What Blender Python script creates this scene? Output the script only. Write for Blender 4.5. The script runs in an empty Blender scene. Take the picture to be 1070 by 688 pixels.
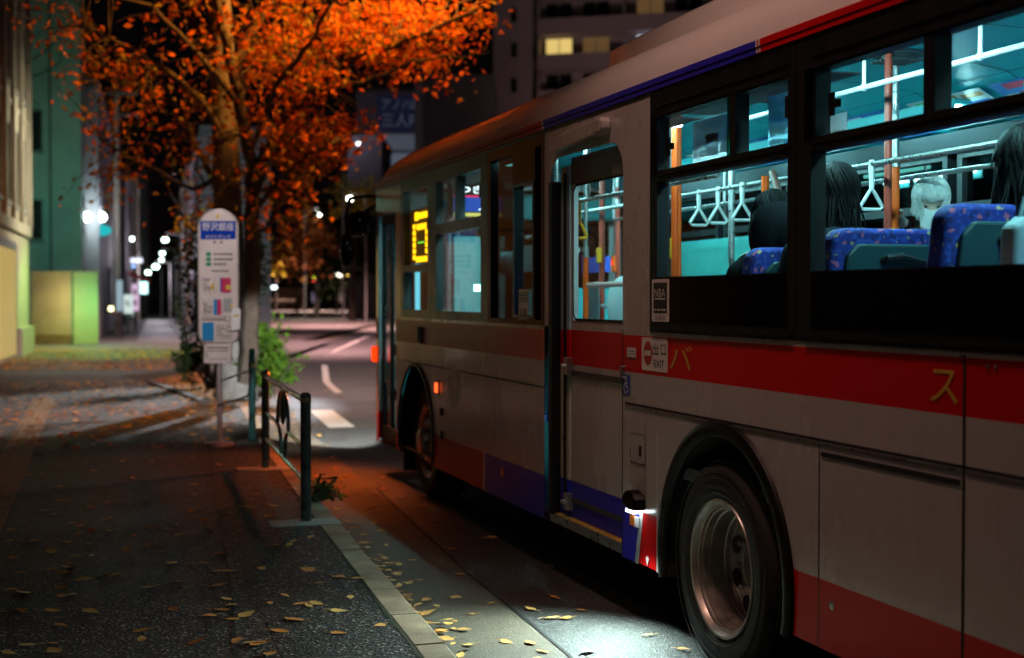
import bpy, bmesh, math, random
from mathutils import Vector, Matrix, Quaternion
random.seed(7)
SC = bpy.context.scene
COL = SC.collection
rad = math.radians

# ---------------------------------------------------------------- geometry of the place
# y runs along the bus towards its front, x across the street away from the pavement, z up (road at 0).
EYE = 1.67
FPX = 1450.0
DB = 2.757            # near side of the bus
BW = 2.49             # bus width
_L = math.hypot(460.0, FPX)

def cam_xz(X, Z, z=0.0):
    """X to the right, Z ahead of the spot where the photographer stands."""
    return Vector(((FPX * X + 460.0 * Z) / _L, (-460.0 * X + FPX * Z) / _L, z))

def on_ground(px, py, z=0.0):
    Z = FPX * (EYE - z) / (py - 311.0)
    return cam_xz((px - 535.0) / FPX * Z, Z, z)

def at(px, py, Z):
    return cam_xz((px - 535.0) / FPX * Z, Z, EYE + (311.0 - py) / FPX * Z)

def on_plane(px, py, x):
    X = (px - 535.0) / FPX
    rr = (FPX * X + 460.0) / _L
    t = x / rr
    return Vector((x, (-460.0 * X + FPX) / _L * t, EYE + (311.0 - py) / FPX * t))

# ---------------------------------------------------------------- materials
MATS = {}
def mat(name, col, rough=0.6, metal=0.0, emit=None, estr=0.0, var=0.0, vscale=6.0, bump=0.0, bscale=60.0,
        coat=0.0, spec=0.5, rvar=0.0, stretch=None):
    if name in MATS:
        return MATS[name]
    m = bpy.data.materials.new(name); m.use_nodes = True
    nt = m.node_tree; N = nt.nodes; K = nt.links
    b = N['Principled BSDF']
    b.inputs['Base Color'].default_value = (*col, 1)
    b.inputs['Roughness'].default_value = rough
    b.inputs['Metallic'].default_value = metal
    b.inputs['Coat Weight'].default_value = coat
    b.inputs['Coat Roughness'].default_value = 0.08
    b.inputs['Specular IOR Level'].default_value = spec
    if emit:
        b.inputs['Emission Color'].default_value = (*emit, 1)
        b.inputs['Emission Strength'].default_value = estr
    if var or rvar or bump:
        tc = N.new('ShaderNodeTexCoord'); src = tc.outputs['Object']
        if stretch:
            mp = N.new('ShaderNodeMapping'); mp.inputs['Scale'].default_value = stretch
            K.new(src, mp.inputs['Vector']); src = mp.outputs['Vector']
        nz = N.new('ShaderNodeTexNoise'); nz.inputs['Scale'].default_value = vscale
        nz.inputs['Detail'].default_value = 7.0; nz.inputs['Roughness'].default_value = 0.62
        K.new(src, nz.inputs['Vector'])
        if var:
            rp = N.new('ShaderNodeMapRange'); rp.inputs[1].default_value = 0.3; rp.inputs[2].default_value = 0.7
            rp.inputs[3].default_value = 1 - var; rp.inputs[4].default_value = 1 + var
            K.new(nz.outputs['Fac'], rp.inputs[0])
            mx = N.new('ShaderNodeVectorMath'); mx.operation = 'SCALE'
            mx.inputs[0].default_value = col
            K.new(rp.outputs[0], mx.inputs['Scale']); K.new(mx.outputs['Vector'], b.inputs['Base Color'])
        if rvar:
            rr = N.new('ShaderNodeMapRange'); rr.inputs[1].default_value = 0.3; rr.inputs[2].default_value = 0.7
            rr.inputs[3].default_value = max(0.02, rough - rvar); rr.inputs[4].default_value = min(1, rough + rvar)
            K.new(nz.outputs['Fac'], rr.inputs[0]); K.new(rr.outputs[0], b.inputs['Roughness'])
        if bump:
            n2 = N.new('ShaderNodeTexNoise'); n2.inputs['Scale'].default_value = bscale; n2.inputs['Detail'].default_value = 4.0
            K.new(src, n2.inputs['Vector'])
            bp = N.new('ShaderNodeBump'); bp.inputs['Strength'].default_value = bump; bp.inputs['Distance'].default_value = 0.01
            K.new(n2.outputs['Fac'], bp.inputs['Height']); K.new(bp.outputs['Normal'], b.inputs['Normal'])
    MATS[name] = m
    return m

def asphalt(name, c0, c1, speck, rough=0.62, bump=0.7, scale=110.0, patch=0.35, rlo=None):
    m = bpy.data.materials.new(name); m.use_nodes = True
    nt = m.node_tree; N = nt.nodes; K = nt.links; b = N['Principled BSDF']
    tc = N.new('ShaderNodeTexCoord')
    v = N.new('ShaderNodeTexVoronoi'); v.inputs['Scale'].default_value = scale
    K.new(tc.outputs['Object'], v.inputs['Vector'])
    n1 = N.new('ShaderNodeTexNoise'); n1.inputs['Scale'].default_value = 0.9; n1.inputs['Detail'].default_value = 8
    n1.inputs['Roughness'].default_value = 0.65
    K.new(tc.outputs['Object'], n1.inputs['Vector'])
    n2 = N.new('ShaderNodeTexNoise'); n2.inputs['Scale'].default_value = scale * 0.6; n2.inputs['Detail'].default_value = 3
    K.new(tc.outputs['Object'], n2.inputs['Vector'])
    # stones: every cell its own grey
    sep = N.new('ShaderNodeSeparateColor'); K.new(v.outputs['Color'], sep.inputs[0])
    cr = N.new('ShaderNodeValToRGB'); e = cr.color_ramp.elements
    e[0].position = 0.0; e[0].color = (*c0, 1); e[1].position = 0.86; e[1].color = (*c1, 1)
    e2 = cr.color_ramp.elements.new(0.97); e2.color = (*speck, 1)
    K.new(sep.outputs[0], cr.inputs[0])
    rp = N.new('ShaderNodeMapRange'); rp.inputs[1].default_value = 0.3; rp.inputs[2].default_value = 0.7
    rp.inputs[3].default_value = 1 - patch; rp.inputs[4].default_value = 1 + patch
    K.new(n1.outputs['Fac'], rp.inputs[0])
    mx = N.new('ShaderNodeVectorMath'); mx.operation = 'SCALE'
    K.new(cr.outputs[0], mx.inputs[0]); K.new(rp.outputs[0], mx.inputs['Scale'])
    K.new(mx.outputs['Vector'], b.inputs['Base Color'])
    rr = N.new('ShaderNodeMapRange'); rr.inputs[1].default_value = 0.3; rr.inputs[2].default_value = 0.75
    rr.inputs[3].default_value = rough if rlo is None else rlo; rr.inputs[4].default_value = min(1, rough + 0.22)
    K.new(n1.outputs['Fac'], rr.inputs[0]); K.new(rr.outputs[0], b.inputs['Roughness'])
    ad = N.new('ShaderNodeMath'); ad.operation = 'MULTIPLY_ADD'; ad.inputs[1].default_value = 0.6
    K.new(n2.outputs['Fac'], ad.inputs[0]); K.new(v.outputs['Distance'], ad.inputs[2])
    bp = N.new('ShaderNodeBump'); bp.inputs['Strength'].default_value = bump; bp.inputs['Distance'].default_value = 0.006
    K.new(ad.outputs[0], bp.inputs['Height']); K.new(bp.outputs['Normal'], b.inputs['Normal'])
    MATS[name] = m
    return m

def glass(name, tint=(0.93, 0.96, 0.95), refl=1.0):
    m = bpy.data.materials.new(name); m.use_nodes = True
    nt = m.node_tree; N = nt.nodes; K = nt.links
    N.remove(N['Principled BSDF'])
    out = N['Material Output']
    tr = N.new('ShaderNodeBsdfTransparent'); tr.inputs[0].default_value = (*tint, 1)
    gl = N.new('ShaderNodeBsdfGlossy'); gl.inputs['Roughness'].default_value = 0.015
    gl.inputs['Color'].default_value = (refl, refl, refl, 1)
    geo = N.new('ShaderNodeNewGeometry')
    dt = N.new('ShaderNodeVectorMath'); dt.operation = 'DOT_PRODUCT'
    K.new(geo.outputs['Normal'], dt.inputs[0]); K.new(geo.outputs['Incoming'], dt.inputs[1])
    ab = N.new('ShaderNodeMath'); ab.operation = 'ABSOLUTE'; K.new(dt.outputs['Value'], ab.inputs[0])
    om = N.new('ShaderNodeMath'); om.operation = 'SUBTRACT'; om.inputs[0].default_value = 1.0; K.new(ab.outputs[0], om.inputs[1])
    pw = N.new('ShaderNodeMath'); pw.operation = 'POWER'; pw.inputs[1].default_value = 5.0; K.new(om.outputs[0], pw.inputs[0])
    fr = N.new('ShaderNodeMath'); fr.operation = 'MULTIPLY_ADD'; fr.inputs[1].default_value = .90; fr.inputs[2].default_value = .055; K.new(pw.outputs[0], fr.inputs[0])
    mx = N.new('ShaderNodeMixShader')
    K.new(fr.outputs[0], mx.inputs[0]); K.new(tr.outputs[0], mx.inputs[1]); K.new(gl.outputs[0], mx.inputs[2])
    K.new(mx.outputs[0], out.inputs['Surface'])
    MATS[name] = m
    return m

def leafmat(name, a, b_, trans=0.45, rough=0.7, spec=.25):
    """Leaves: every leaf (mesh island) a tint of its own between a and b_."""
    m = bpy.data.materials.new(name); m.use_nodes = True
    nt = m.node_tree; N = nt.nodes; K = nt.links; p = N['Principled BSDF']; out = N['Material Output']
    g = N.new('ShaderNodeNewGeometry'); cr = N.new('ShaderNodeValToRGB')
    cr.color_ramp.elements[0].color = (*a, 1); cr.color_ramp.elements[1].color = (*b_, 1)
    K.new(g.outputs['Random Per Island'], cr.inputs[0])
    K.new(cr.outputs[0], p.inputs['Base Color']); p.inputs['Roughness'].default_value = rough; p.inputs['Specular IOR Level'].default_value = spec
    t = N.new('ShaderNodeBsdfTranslucent'); K.new(cr.outputs[0], t.inputs[0])
    mx = N.new('ShaderNodeMixShader'); mx.inputs[0].default_value = trans
    K.new(p.outputs[0], mx.inputs[1]); K.new(t.outputs[0], mx.inputs[2]); K.new(mx.outputs[0], out.inputs['Surface'])
    MATS[name] = m
    return m

def objleaf(name, a, b_):
    """Fallen leaves that are objects of their own: tint per object."""
    m = bpy.data.materials.new(name); m.use_nodes = True
    nt = m.node_tree; N = nt.nodes; K = nt.links; p = N['Principled BSDF']
    g = N.new('ShaderNodeObjectInfo'); cr = N.new('ShaderNodeValToRGB')
    cr.color_ramp.elements[0].color = (*a, 1); cr.color_ramp.elements[1].color = (*b_, 1)
    nz = N.new('ShaderNodeTexNoise'); nz.inputs['Scale'].default_value = 60
    mx = N.new('ShaderNodeVectorMath'); mx.operation = 'SCALE'
    rp = N.new('ShaderNodeMapRange'); rp.inputs[1].default_value = .3; rp.inputs[2].default_value = .7; rp.inputs[3].default_value = .6; rp.inputs[4].default_value = 1.2
    K.new(nz.outputs['Fac'], rp.inputs[0]); K.new(rp.outputs[0], mx.inputs['Scale'])
    K.new(g.outputs['Random'], cr.inputs[0]); K.new(cr.outputs[0], mx.inputs[0])
    K.new(mx.outputs['Vector'], p.inputs['Base Color']); p.inputs['Roughness'].default_value = .6
    MATS[name] = m
    return m

def emis(name, col, s):
    if name in MATS: return MATS[name]
    m = bpy.data.materials.new(name); m.use_nodes = True
    N = m.node_tree.nodes; N.remove(N['Principled BSDF'])
    e = N.new('ShaderNodeEmission'); e.inputs[0].default_value = (*col, 1); e.inputs[1].default_value = s
    m.node_tree.links.new(e.outputs[0], N['Material Output'].inputs['Surface'])
    MATS[name] = m
    return m

# ---------------------------------------------------------------- mesh building
ORG = {}          # object -> world origin of its local frame (None = authored locally)

_text_cache = {}
def text_mesh(body):
    if body in _text_cache: return _text_cache[body]
    c = bpy.data.curves.new('lettering', 'FONT'); c.body = body; c.resolution_u = 3
    o = bpy.data.objects.new('lettering', c); COL.objects.link(o)
    dg = bpy.context.evaluated_depsgraph_get()
    me = bpy.data.meshes.new_from_object(o.evaluated_get(dg))
    vs = [(v.co.x, v.co.y) for v in me.vertices]; fs = [tuple(p.vertices) for p in me.polygons]
    bpy.data.objects.remove(o); bpy.data.curves.remove(c); bpy.data.meshes.remove(me)
    x0 = min(v[0] for v in vs); x1 = max(v[0] for v in vs); y0 = min(v[1] for v in vs); y1 = max(v[1] for v in vs)
    r = ([((x - x0) / (x1 - x0), (y - y0) / (y1 - y0)) for x, y in vs], fs)
    _text_cache[body] = r
    return r

class MB:
    def __init__(s):
        s.v = []; s.f = []; s.m = []
    def poly(s, pts, mi=0):
        b = len(s.v); s.v += [tuple(p) for p in pts]; s.f.append(tuple(range(b, b + len(pts)))); s.m.append(mi); return s
    def raw(s, vs, fs, mi=0):
        b = len(s.v); s.v += [tuple(p) for p in vs]
        for f in fs: s.f.append(tuple(i + b for i in f)); s.m.append(mi)
        return s
    def box(s, x0, x1, y0, y1, z0, z1, mi=0):
        return s.raw([(x0,y0,z0),(x1,y0,z0),(x1,y1,z0),(x0,y1,z0),(x0,y0,z1),(x1,y0,z1),(x1,y1,z1),(x0,y1,z1)],
                     [(0,3,2,1),(4,5,6,7),(0,1,5,4),(1,2,6,5),(2,3,7,6),(3,0,4,7)], mi)
    def obox(s, c, ax, ay, az, mi=0):
        """box about c with half axes ax, ay, az (vectors)"""
        c = Vector(c); ax = Vector(ax); ay = Vector(ay); az = Vector(az); P = []
        for dz in (-1, 1):
            for dx, dy in ((-1,-1),(1,-1),(1,1),(-1,1)): P.append(c + ax*dx + ay*dy + az*dz)
        return s.raw(P, [(0,3,2,1),(4,5,6,7),(0,1,5,4),(1,2,6,5),(2,3,7,6),(3,0,4,7)], mi)
    def tube(s, pts, r, n=8, mi=0, cap=True, closed=False):
        pts = [Vector(p) for p in pts]; k = len(pts)
        rs = r if isinstance(r, (list, tuple)) else [r] * k
        b = len(s.v); up = None
        for i, p in enumerate(pts):
            if closed: t = pts[(i+1) % k] - pts[i-1]
            else: t = (pts[min(i+1, k-1)] - pts[max(i-1, 0)])
            t = t.normalized() if t.length > 1e-9 else Vector((0,0,1))
            if up is None:
                up = Vector((0,0,1)) if abs(t.z) < 0.9 else Vector((1,0,0))
                a = t.cross(up).normalized()
            else:
                a = (a - t * a.dot(t))
                a = a.normalized() if a.length > 1e-6 else t.orthogonal().normalized()
            c = t.cross(a)
            for j in range(n):
                q = 2 * math.pi * j / n
                s.v.append(tuple(p + (a * math.cos(q) + c * math.sin(q)) * rs[i]))
        m = k if closed else k - 1
        for i in range(m):
            i2 = (i + 1) % k
            for j in range(n):
                j2 = (j + 1) % n
                s.f.append((b + i*n + j, b + i*n + j2, b + i2*n + j2, b + i2*n + j)); s.m.append(mi)
        if cap and not closed:
            s.f.append(tuple(b + j for j in reversed(range(n)))); s.m.append(mi)
            s.f.append(tuple(b + (k-1)*n + j for j in range(n))); s.m.append(mi)
        return s
    def lathe(s, prof, o, axis, n=32, mi=0, mis=None):
        """prof: (radius, height) along axis from o"""
        o = Vector(o); axis = Vector(axis).normalized(); a = axis.orthogonal().normalized(); c = axis.cross(a); b = len(s.v)
        for (r, h) in prof:
            for j in range(n):
                q = 2 * math.pi * j / n
                s.v.append(tuple(o + axis * h + (a * math.cos(q) + c * math.sin(q)) * max(r, 1e-4)))
        for i in range(len(prof) - 1):
            for j in range(n):
                j2 = (j + 1) % n
                s.f.append((b+i*n+j, b+i*n+j2, b+(i+1)*n+j2, b+(i+1)*n+j)); s.m.append(mis[i] if mis else mi)
        return s
    def ball(s, c, r, n=12, m=8, mi=0, q=None):
        c = Vector(c); R = r if isinstance(r, (tuple, list, Vector)) else (r, r, r); b = len(s.v)
        for i in range(m + 1):
            th = math.pi * i / m
            for j in range(n):
                ph = 2 * math.pi * j / n
                p = Vector((R[0]*math.sin(th)*math.cos(ph), R[1]*math.sin(th)*math.sin(ph), R[2]*math.cos(th)))
                if q: p = q @ p
                s.v.append(tuple(c + p))
        for i in range(m):
            for j in range(n):
                j2 = (j+1) % n
                s.f.append((b+i*n+j, b+(i+1)*n+j, b+(i+1)*n+j2, b+i*n+j2)); s.m.append(mi)
        return s
    def prism(s, poly, mp, d0, d1, mi=0):
        """poly: 2-D outline; mp(u, v, d) -> point"""
        n = len(poly); A = [mp(u, v, d0) for u, v in poly]; B = [mp(u, v, d1) for u, v in poly]
        fs = [tuple(range(n)), tuple(reversed(range(n, 2*n)))]
        for i in range(n):
            j = (i + 1) % n; fs.append((i, i + n, j + n, j))
        return s.raw(A + B, fs, mi)
    def plate(s, us, vs, solid, mp, d0, d1, mi=0):
        """sheet of given thickness on a grid of cells; solid(u, v) -> material index or None (hole)"""
        us = sorted(set(us)); vs = sorted(set(vs)); nu = len(us) - 1; nv = len(vs) - 1
        S = [[solid((us[i]+us[i+1])/2, (vs[j]+vs[j+1])/2) for j in range(nv)] for i in range(nu)]
        for i in range(nu):
            for j in range(nv):
                k = S[i][j]
                if k is None: continue
                a, b, c, d = us[i], us[i+1], vs[j], vs[j+1]
                s.poly([mp(a,c,d0), mp(b,c,d0), mp(b,d,d0), mp(a,d,d0)], k)
                s.poly([mp(a,c,d1), mp(a,d,d1), mp(b,d,d1), mp(b,c,d1)], k)
                if i == 0 or S[i-1][j] is None: s.poly([mp(a,c,d0), mp(a,d,d0), mp(a,d,d1), mp(a,c,d1)], k)
                if i == nu-1 or S[i+1][j] is None: s.poly([mp(b,c,d0), mp(b,c,d1), mp(b,d,d1), mp(b,d,d0)], k)
                if j == 0 or S[i][j-1] is None: s.poly([mp(a,c,d0), mp(a,c,d1), mp(b,c,d1), mp(b,c,d0)], k)
                if j == nv-1 or S[i][j+1] is None: s.poly([mp(a,d,d0), mp(b,d,d0), mp(b,d,d1), mp(a,d,d1)], k)
        return s
    def text(s, body, mp, u0, u1, v0, v1, d, mi=0):
        vs, fs = text_mesh(body)
        return s.raw([mp(u0 + (u1-u0)*x, v0 + (v1-v0)*y, d) for x, y in vs], fs, mi)
    def build(s, name, mats, parent=None, smooth=False, bevel=0.0, bseg=2, local=False, auto=None):
        if not isinstance(mats, (list, tuple)): mats = [mats]
        me = bpy.data.meshes.new(name)
        vs = [Vector(p) for p in s.v]
        o = bpy.data.objects.new(name, me); COL.objects.link(o)
        if parent is not None:
            o.parent = parent
            if not local:
                og = ORG[parent]; vs = [p - og for p in vs]; ORG[o] = og
            else:
                ORG[o] = None
        else:
            x = [p.x for p in vs]; y = [p.y for p in vs]; z = [p.z for p in vs]
            og = Vector(((min(x)+max(x))/2, (min(y)+max(y))/2, min(z)))
            vs = [p - og for p in vs]; o.location = og; ORG[o] = og
        me.from_pydata([tuple(p) for p in vs], [], s.f)
        for m in mats: me.materials.append(m)
        me.polygons.foreach_set('material_index', s.m)
        if smooth: me.polygons.foreach_set('use_smooth', [True] * len(s.f))
        me.update()
        bm = bmesh.new(); bm.from_mesh(me); bmesh.ops.remove_doubles(bm, verts=bm.verts, dist=1e-5)
        bmesh.ops.recalc_face_normals(bm, faces=bm.faces) if auto != 'keep' else None
        bm.to_mesh(me); bm.free()
        if smooth and auto != 'keep':
            try: me.set_sharp_from_angle(angle=rad(38))
            except Exception: pass
        if bevel:
            b = o.modifiers.new('bevel', 'BEVEL'); b.width = bevel; b.segments = bseg; b.limit_method = 'ANGLE'; b.angle_limit = rad(40)
            b.harden_normals = False
        return o

def empty(name, loc, rz=0.0):
    o = bpy.data.objects.new(name, None); COL.objects.link(o); o.location = loc; o.rotation_euler = (0, 0, rz)
    o.empty_display_size = 0.2
    ORG[o] = Vector(loc)
    return o

def tag(o, label=None, cat=None, group=None, kind=None):
    if label: o['label'] = label
    if cat: o['category'] = cat
    if group: o['group'] = group
    if kind: o['kind'] = kind
    return o

def clone(o, parent=None):
    c = o.copy(); COL.objects.link(c)
    if parent is not None: c.parent = parent
    for ch in list(o.children): clone(ch, c)
    return c

def lamp(kind, loc, power, col, size=0.1, target=None, spot=None, blend=0.5, name='lamp_light'):
    l = bpy.data.lights.new(name, kind); l.energy = power; l.color = col
    o = bpy.data.objects.new(name, l); COL.objects.link(o); o.location = loc
    if kind in ('POINT', 'SPOT'): l.shadow_soft_size = size
    if kind == 'AREA': l.size = size
    if kind == 'SPOT': l.spot_size = spot; l.spot_blend = blend
    if target is not None:
        o.rotation_euler = (Vector(target) - Vector(loc)).to_track_quat('-Z', 'Y').to_euler()
    return o

# ---------------------------------------------------------------- palette
white_paint = mat('bus_white_paint', (0.50, 0.475, 0.46), 0.27, coat=0.45, var=0.022, vscale=1.0, rvar=0.03, bump=.25, bscale=1.6, stretch=(1, 2.2, .9))
roof_paint = mat('bus_roof_paint', (0.62, 0.58, 0.56), 0.34, coat=0.3, var=0.04, vscale=1.0, rvar=0.03, bump=.22, bscale=2.2)
red_paint = mat('bus_red_paint', (0.60, 0.004, 0.006), 0.36, coat=0.0, spec=.14, var=0.03, vscale=1.0, rvar=0.03, bump=.22, bscale=2.2)
blue_paint = mat('bus_blue_paint', (0.03, 0.024, 0.46), 0.34, coat=0.0, spec=.2, var=0.03, vscale=1.0, rvar=0.03, bump=.22, bscale=2.2)
slash_paint = mat('white_slash_paint', (0.6, 0.6, 0.6), 0.3, coat=0.3, var=0.04)
black_trim = mat('black_rubber_trim', (0.006, 0.006, 0.007), 0.5, var=0.2, vscale=8, rvar=0.1, bump=0.05, bscale=90, spec=.25)
black_gloss = mat('black_gloss_panel', (0.004, 0.004, 0.005), 0.14, var=0.15, rvar=0.03, vscale=3, spec=.35)
dark_grey_frame = mat('dark_grey_window_frame', (0.06, 0.058, 0.052), 0.4, metal=0.3, var=0.1, rvar=0.1)
seam_dark = mat('panel_gap', (0.006, 0.006, 0.006), 0.8, var=0.1)
alu = mat('brushed_aluminium', (0.5, 0.5, 0.5), 0.32, metal=0.9, var=0.08, vscale=20, rvar=0.1)
steel = mat('wheel_steel', (0.46, 0.42, 0.385), 0.40, metal=0.85, var=0.3, vscale=9, rvar=0.12, bump=0.08, bscale=40)
tyre_rubber = mat('tyre_rubber', (0.016, 0.015, 0.014), 0.75, var=0.3, vscale=14, bump=0.25, bscale=120)
under_dark = mat('underbody_dark', (0.008, 0.008, 0.008), 0.9, var=0.2)
bus_glass = glass('bus_window_glass', (0.9, 0.95, 0.95))
smoked_glass = glass('smoked_window_glass', (0.07, 0.075, 0.08))
sticker_white = mat('sticker_white', (0.80, 0.75, 0.72), 0.4, var=0.05, vscale=12)
sticker_black = mat('sticker_black', (0.01, 0.01, 0.01), 0.4, var=0.1)
sticker_red = mat('sticker_red', (0.45, 0.02, 0.015), 0.35, var=0.05)
sticker_blue = mat('sticker_blue', (0.015, 0.06, 0.42), 0.35, var=0.05)
sticker_green = mat('sticker_green', (0.08, 0.3, 0.14), 0.4, var=0.06)
gold_letter = mat('gold_lettering', (0.66, 0.42, 0.06), 0.4, var=0.06)

def paper(name, col):
    if name in MATS: return MATS[name]
    m = bpy.data.materials.new(name); m.use_nodes = True
    nt = m.node_tree; N = nt.nodes; K = nt.links; p = N['Principled BSDF']; p.inputs['Base Color'].default_value = (*col, 1); p.inputs['Roughness'].default_value = .6
    t = N.new('ShaderNodeBsdfTranslucent'); t.inputs[0].default_value = (*[min(1, c*1.3) for c in col], 1)
    mx = N.new('ShaderNodeMixShader'); mx.inputs[0].default_value = .85
    K.new(p.outputs[0], mx.inputs[1]); K.new(t.outputs[0], mx.inputs[2]); K.new(mx.outputs[0], N['Material Output'].inputs['Surface'])
    MATS[name] = m
    return m
# ================================================================ THE BUS
bus = empty('city_bus', (DB + BW/2, 7.7, 0.0))
tag(bus, 'white city bus with red and blue bands and teal-lit windows by the kerb', 'bus')
Y0, Y1 = 2.30, 12.98          # rear and front ends
BAND, SEAM, RED0, RED1, SILL = 0.585, 1.122, 1.285, 1.476, 1.52
WT, STRIP0, STRIP1 = 2.665, 2.69, 2.745
def SD(u, v, d): return (DB + d, u, v)                 # street side nearest the kerb
def FD(u, v, d): return (DB + BW - d, u, v)            # far side
ARCH = [(5.58, 0.46, 0.60), (11.33, 0.50, 0.60)]       # wheel arches: y, z, radius
def zb(u):
    b = 0.318
    for (c, z, r) in ARCH:
        if abs(u - c) < r: b = max(b, z + math.sqrt(max(r*r - (u-c)**2, 0)))
    return b

def lower_side(mb, mp, spans):
    """body side below the windows, with the painted bands and the arches cut out. materials: 0 white 1 red 2 blue"""
    for (a, b, top, kind) in spans:
        br = [a, b]
        for (c, z, r) in ARCH:
            for k in range(29):
                u = c - r * math.cos(math.pi * k / 28)
                if a < u < b: br.append(u)
        br = sorted(set(br))
        for i in range(len(br) - 1):
            u0, u1 = br[i], br[i+1]; um = (u0+u1)/2
            lv = [0.31, BAND, RED0, RED1, top]
            e = 1e-5
            z0a, z0b = zb(u0 + e), zb(u1 - e)
            for j in range(4):
                lo, hi = lv[j], lv[j+1]
                if hi <= min(z0a, z0b) + 1e-6 or hi <= lo: continue
                mi = 0
                if j == 0: mi = kind
                if j == 2: mi = 1
                la, lb = max(lo, z0a), max(lo, z0b)
                mb.poly([mp(u0, la, 0), mp(u1, lb, 0), mp(u1, max(hi, lb), 0), mp(u0, max(hi, la), 0)], mi)

body = MB()
for base in (SD, FD):
    mp = (lambda u, v, d, base=base: base(u, v, d - .012))
    lower_side(body, mp, [(Y0, 6.255, 1.498, 1), (6.255, 6.738, 1.498, 1), (8.0, 9.30, 1.498, 2), (9.30, 12.07, 1.498, 1), (12.79, 12.90, 1.498, 1)])
    # blue quarter behind the door, divided from the red by a white slash
    body.poly([mp(6.737, .312, -.0015), mp(6.737, BAND-.002, -.0015), mp(6.50, BAND-.002, -.0015), mp(6.565, .312, -.0015)], 2)
    body.poly([mp(6.565, .312, -.0022), mp(6.50, BAND-.002, -.0022), mp(6.455, BAND-.002, -.0022), mp(6.515, .312, -.0022)], 0)
    body.poly([mp(9.325, .312, -.0015), mp(9.285, .312, -.0015), mp(9.275, BAND, -.0015), mp(9.315, BAND, -.0015)], 0)
    # posts and head of the middle door, front door posts
    body.poly([mp(6.375, 1.498, 0), mp(6.738, 1.498, 0), mp(6.738, WT, 0), mp(6.375, WT, 0)], 0)
    body.poly([mp(7.89, 1.498, 0), mp(8.0, 1.498, 0), mp(8.0, WT, 0), mp(7.89, WT, 0)], 0)
    body.poly([mp(7.89, .318, 0), mp(8.0, .318, 0), mp(8.0, BAND, 0), mp(7.89, BAND, 0)], 2) if base is FD else None
    body.poly([mp(11.86, 1.498, 0), mp(12.07, 1.498, 0), mp(12.07, WT, 0), mp(11.86, WT, 0)], 0)
    body.poly([mp(12.79, 1.498, 0), mp(12.90, 1.498, 0), mp(12.90, WT, 0), mp(12.79, WT, 0)], 0)
    body.poly([mp(12.07, 2.42, 0), mp(12.79, 2.42, 0), mp(12.79, WT, 0), mp(12.07, WT, 0)], 0)
    # head above the middle door with rounded corners
    arc = [(6.738, WT), (6.738, 2.30)]
    for k in range(9): q = math.pi/2 * k/8; arc.append((6.738 + .17*(1-math.cos(q)), 2.325 + .17*math.sin(q)))
    for k in range(9): q = math.pi/2 * k/8; arc.append((7.89 - .17 + .17*math.sin(q), 2.325 + .17*math.cos(q)))
    arc += [(7.89, 2.30), (7.89, WT)]
    for i in range(1, len(arc)-2):
        p, q2 = arc[i], arc[i+1]
        if q2[0] - p[0] < 1e-6: continue
        body.poly([mp(p[0], p[1], 0), mp(q2[0], q2[1], 0), mp(q2[0], WT, 0), mp(p[0], WT, 0)], 0)
    if base is FD:     # no door on the far side: a plain panel
        body.poly([mp(6.738, .318, .03), mp(7.89, .318, .03), mp(7.89, 1.498, .03), mp(6.738, 1.498, .03)], 0)
        body.poly([mp(12.07, .318, .0), mp(12.79, .318, .0), mp(12.79, 1.498, .0), mp(12.07, 1.498, .0)], 0)
# rear wall and front end with rounded corners
yr = Y0
body.plate([DB+.05, DB+.35, DB+BW-.35, DB+BW-.05], [.33, 1.6, 2.45, WT], lambda u, v: None if (1.6 < v < 2.45 and DB+.35 < u < DB+BW-.35) else 0, lambda u, v, d: (u, yr + d, v), 0, .04)
front = []
for k in range(7):
    q = math.pi/2 * k/6; front.append((DB + .12 - .12*math.cos(q), 12.90 + .14*math.sin(q)))
front += [(DB + BW/2, 13.10)]
for k in range(7):
    q = math.pi/2 * (1 - k/6); front.append((DB + BW - .12 + .12*math.cos(q), 12.90 + .14*math.sin(q)))
for i in range(len(front)-1):
    (xa, ya), (xb, yb) = front[i], front[i+1]
    mid = 4 <= i <= 7
    for (z0, z1, mi) in [(.33, BAND, 1), (BAND, 1.05, 0)] + ([] if 5 <= i <= 8 else [(1.05, WT, 0)]) + [(2.5, WT, 0)] * (5 <= i <= 8):
        body.poly([(xa, ya, z0), (xb, yb, z0), (xb, yb, z1), (xa, ya, z1)], mi)
# corner between body and the roof strip, and a sill lip
body_o = body.build('body', [white_paint, red_paint, blue_paint], bus)
ws = MB()
ws.poly([(front[6][0], front[6][1], 1.05), (DB+BW/2, 13.10, 1.05), (DB+BW/2, 13.06, 2.5), (front[6][0], front[6][1], 2.5)])
ws.poly([(front[8][0], front[8][1], 1.05), (DB+BW/2, 13.10, 1.05), (DB+BW/2, 13.06, 2.5), (front[8][0], front[8][1], 2.5)])
ws.build('windscreen', bus_glass, bus)
rw = MB(); rw.box(DB+.35, DB+BW-.35, Y0+.015, Y0+.022, 1.6, 2.45); rw.build('rear_window', smoked_glass, bus)

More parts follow.
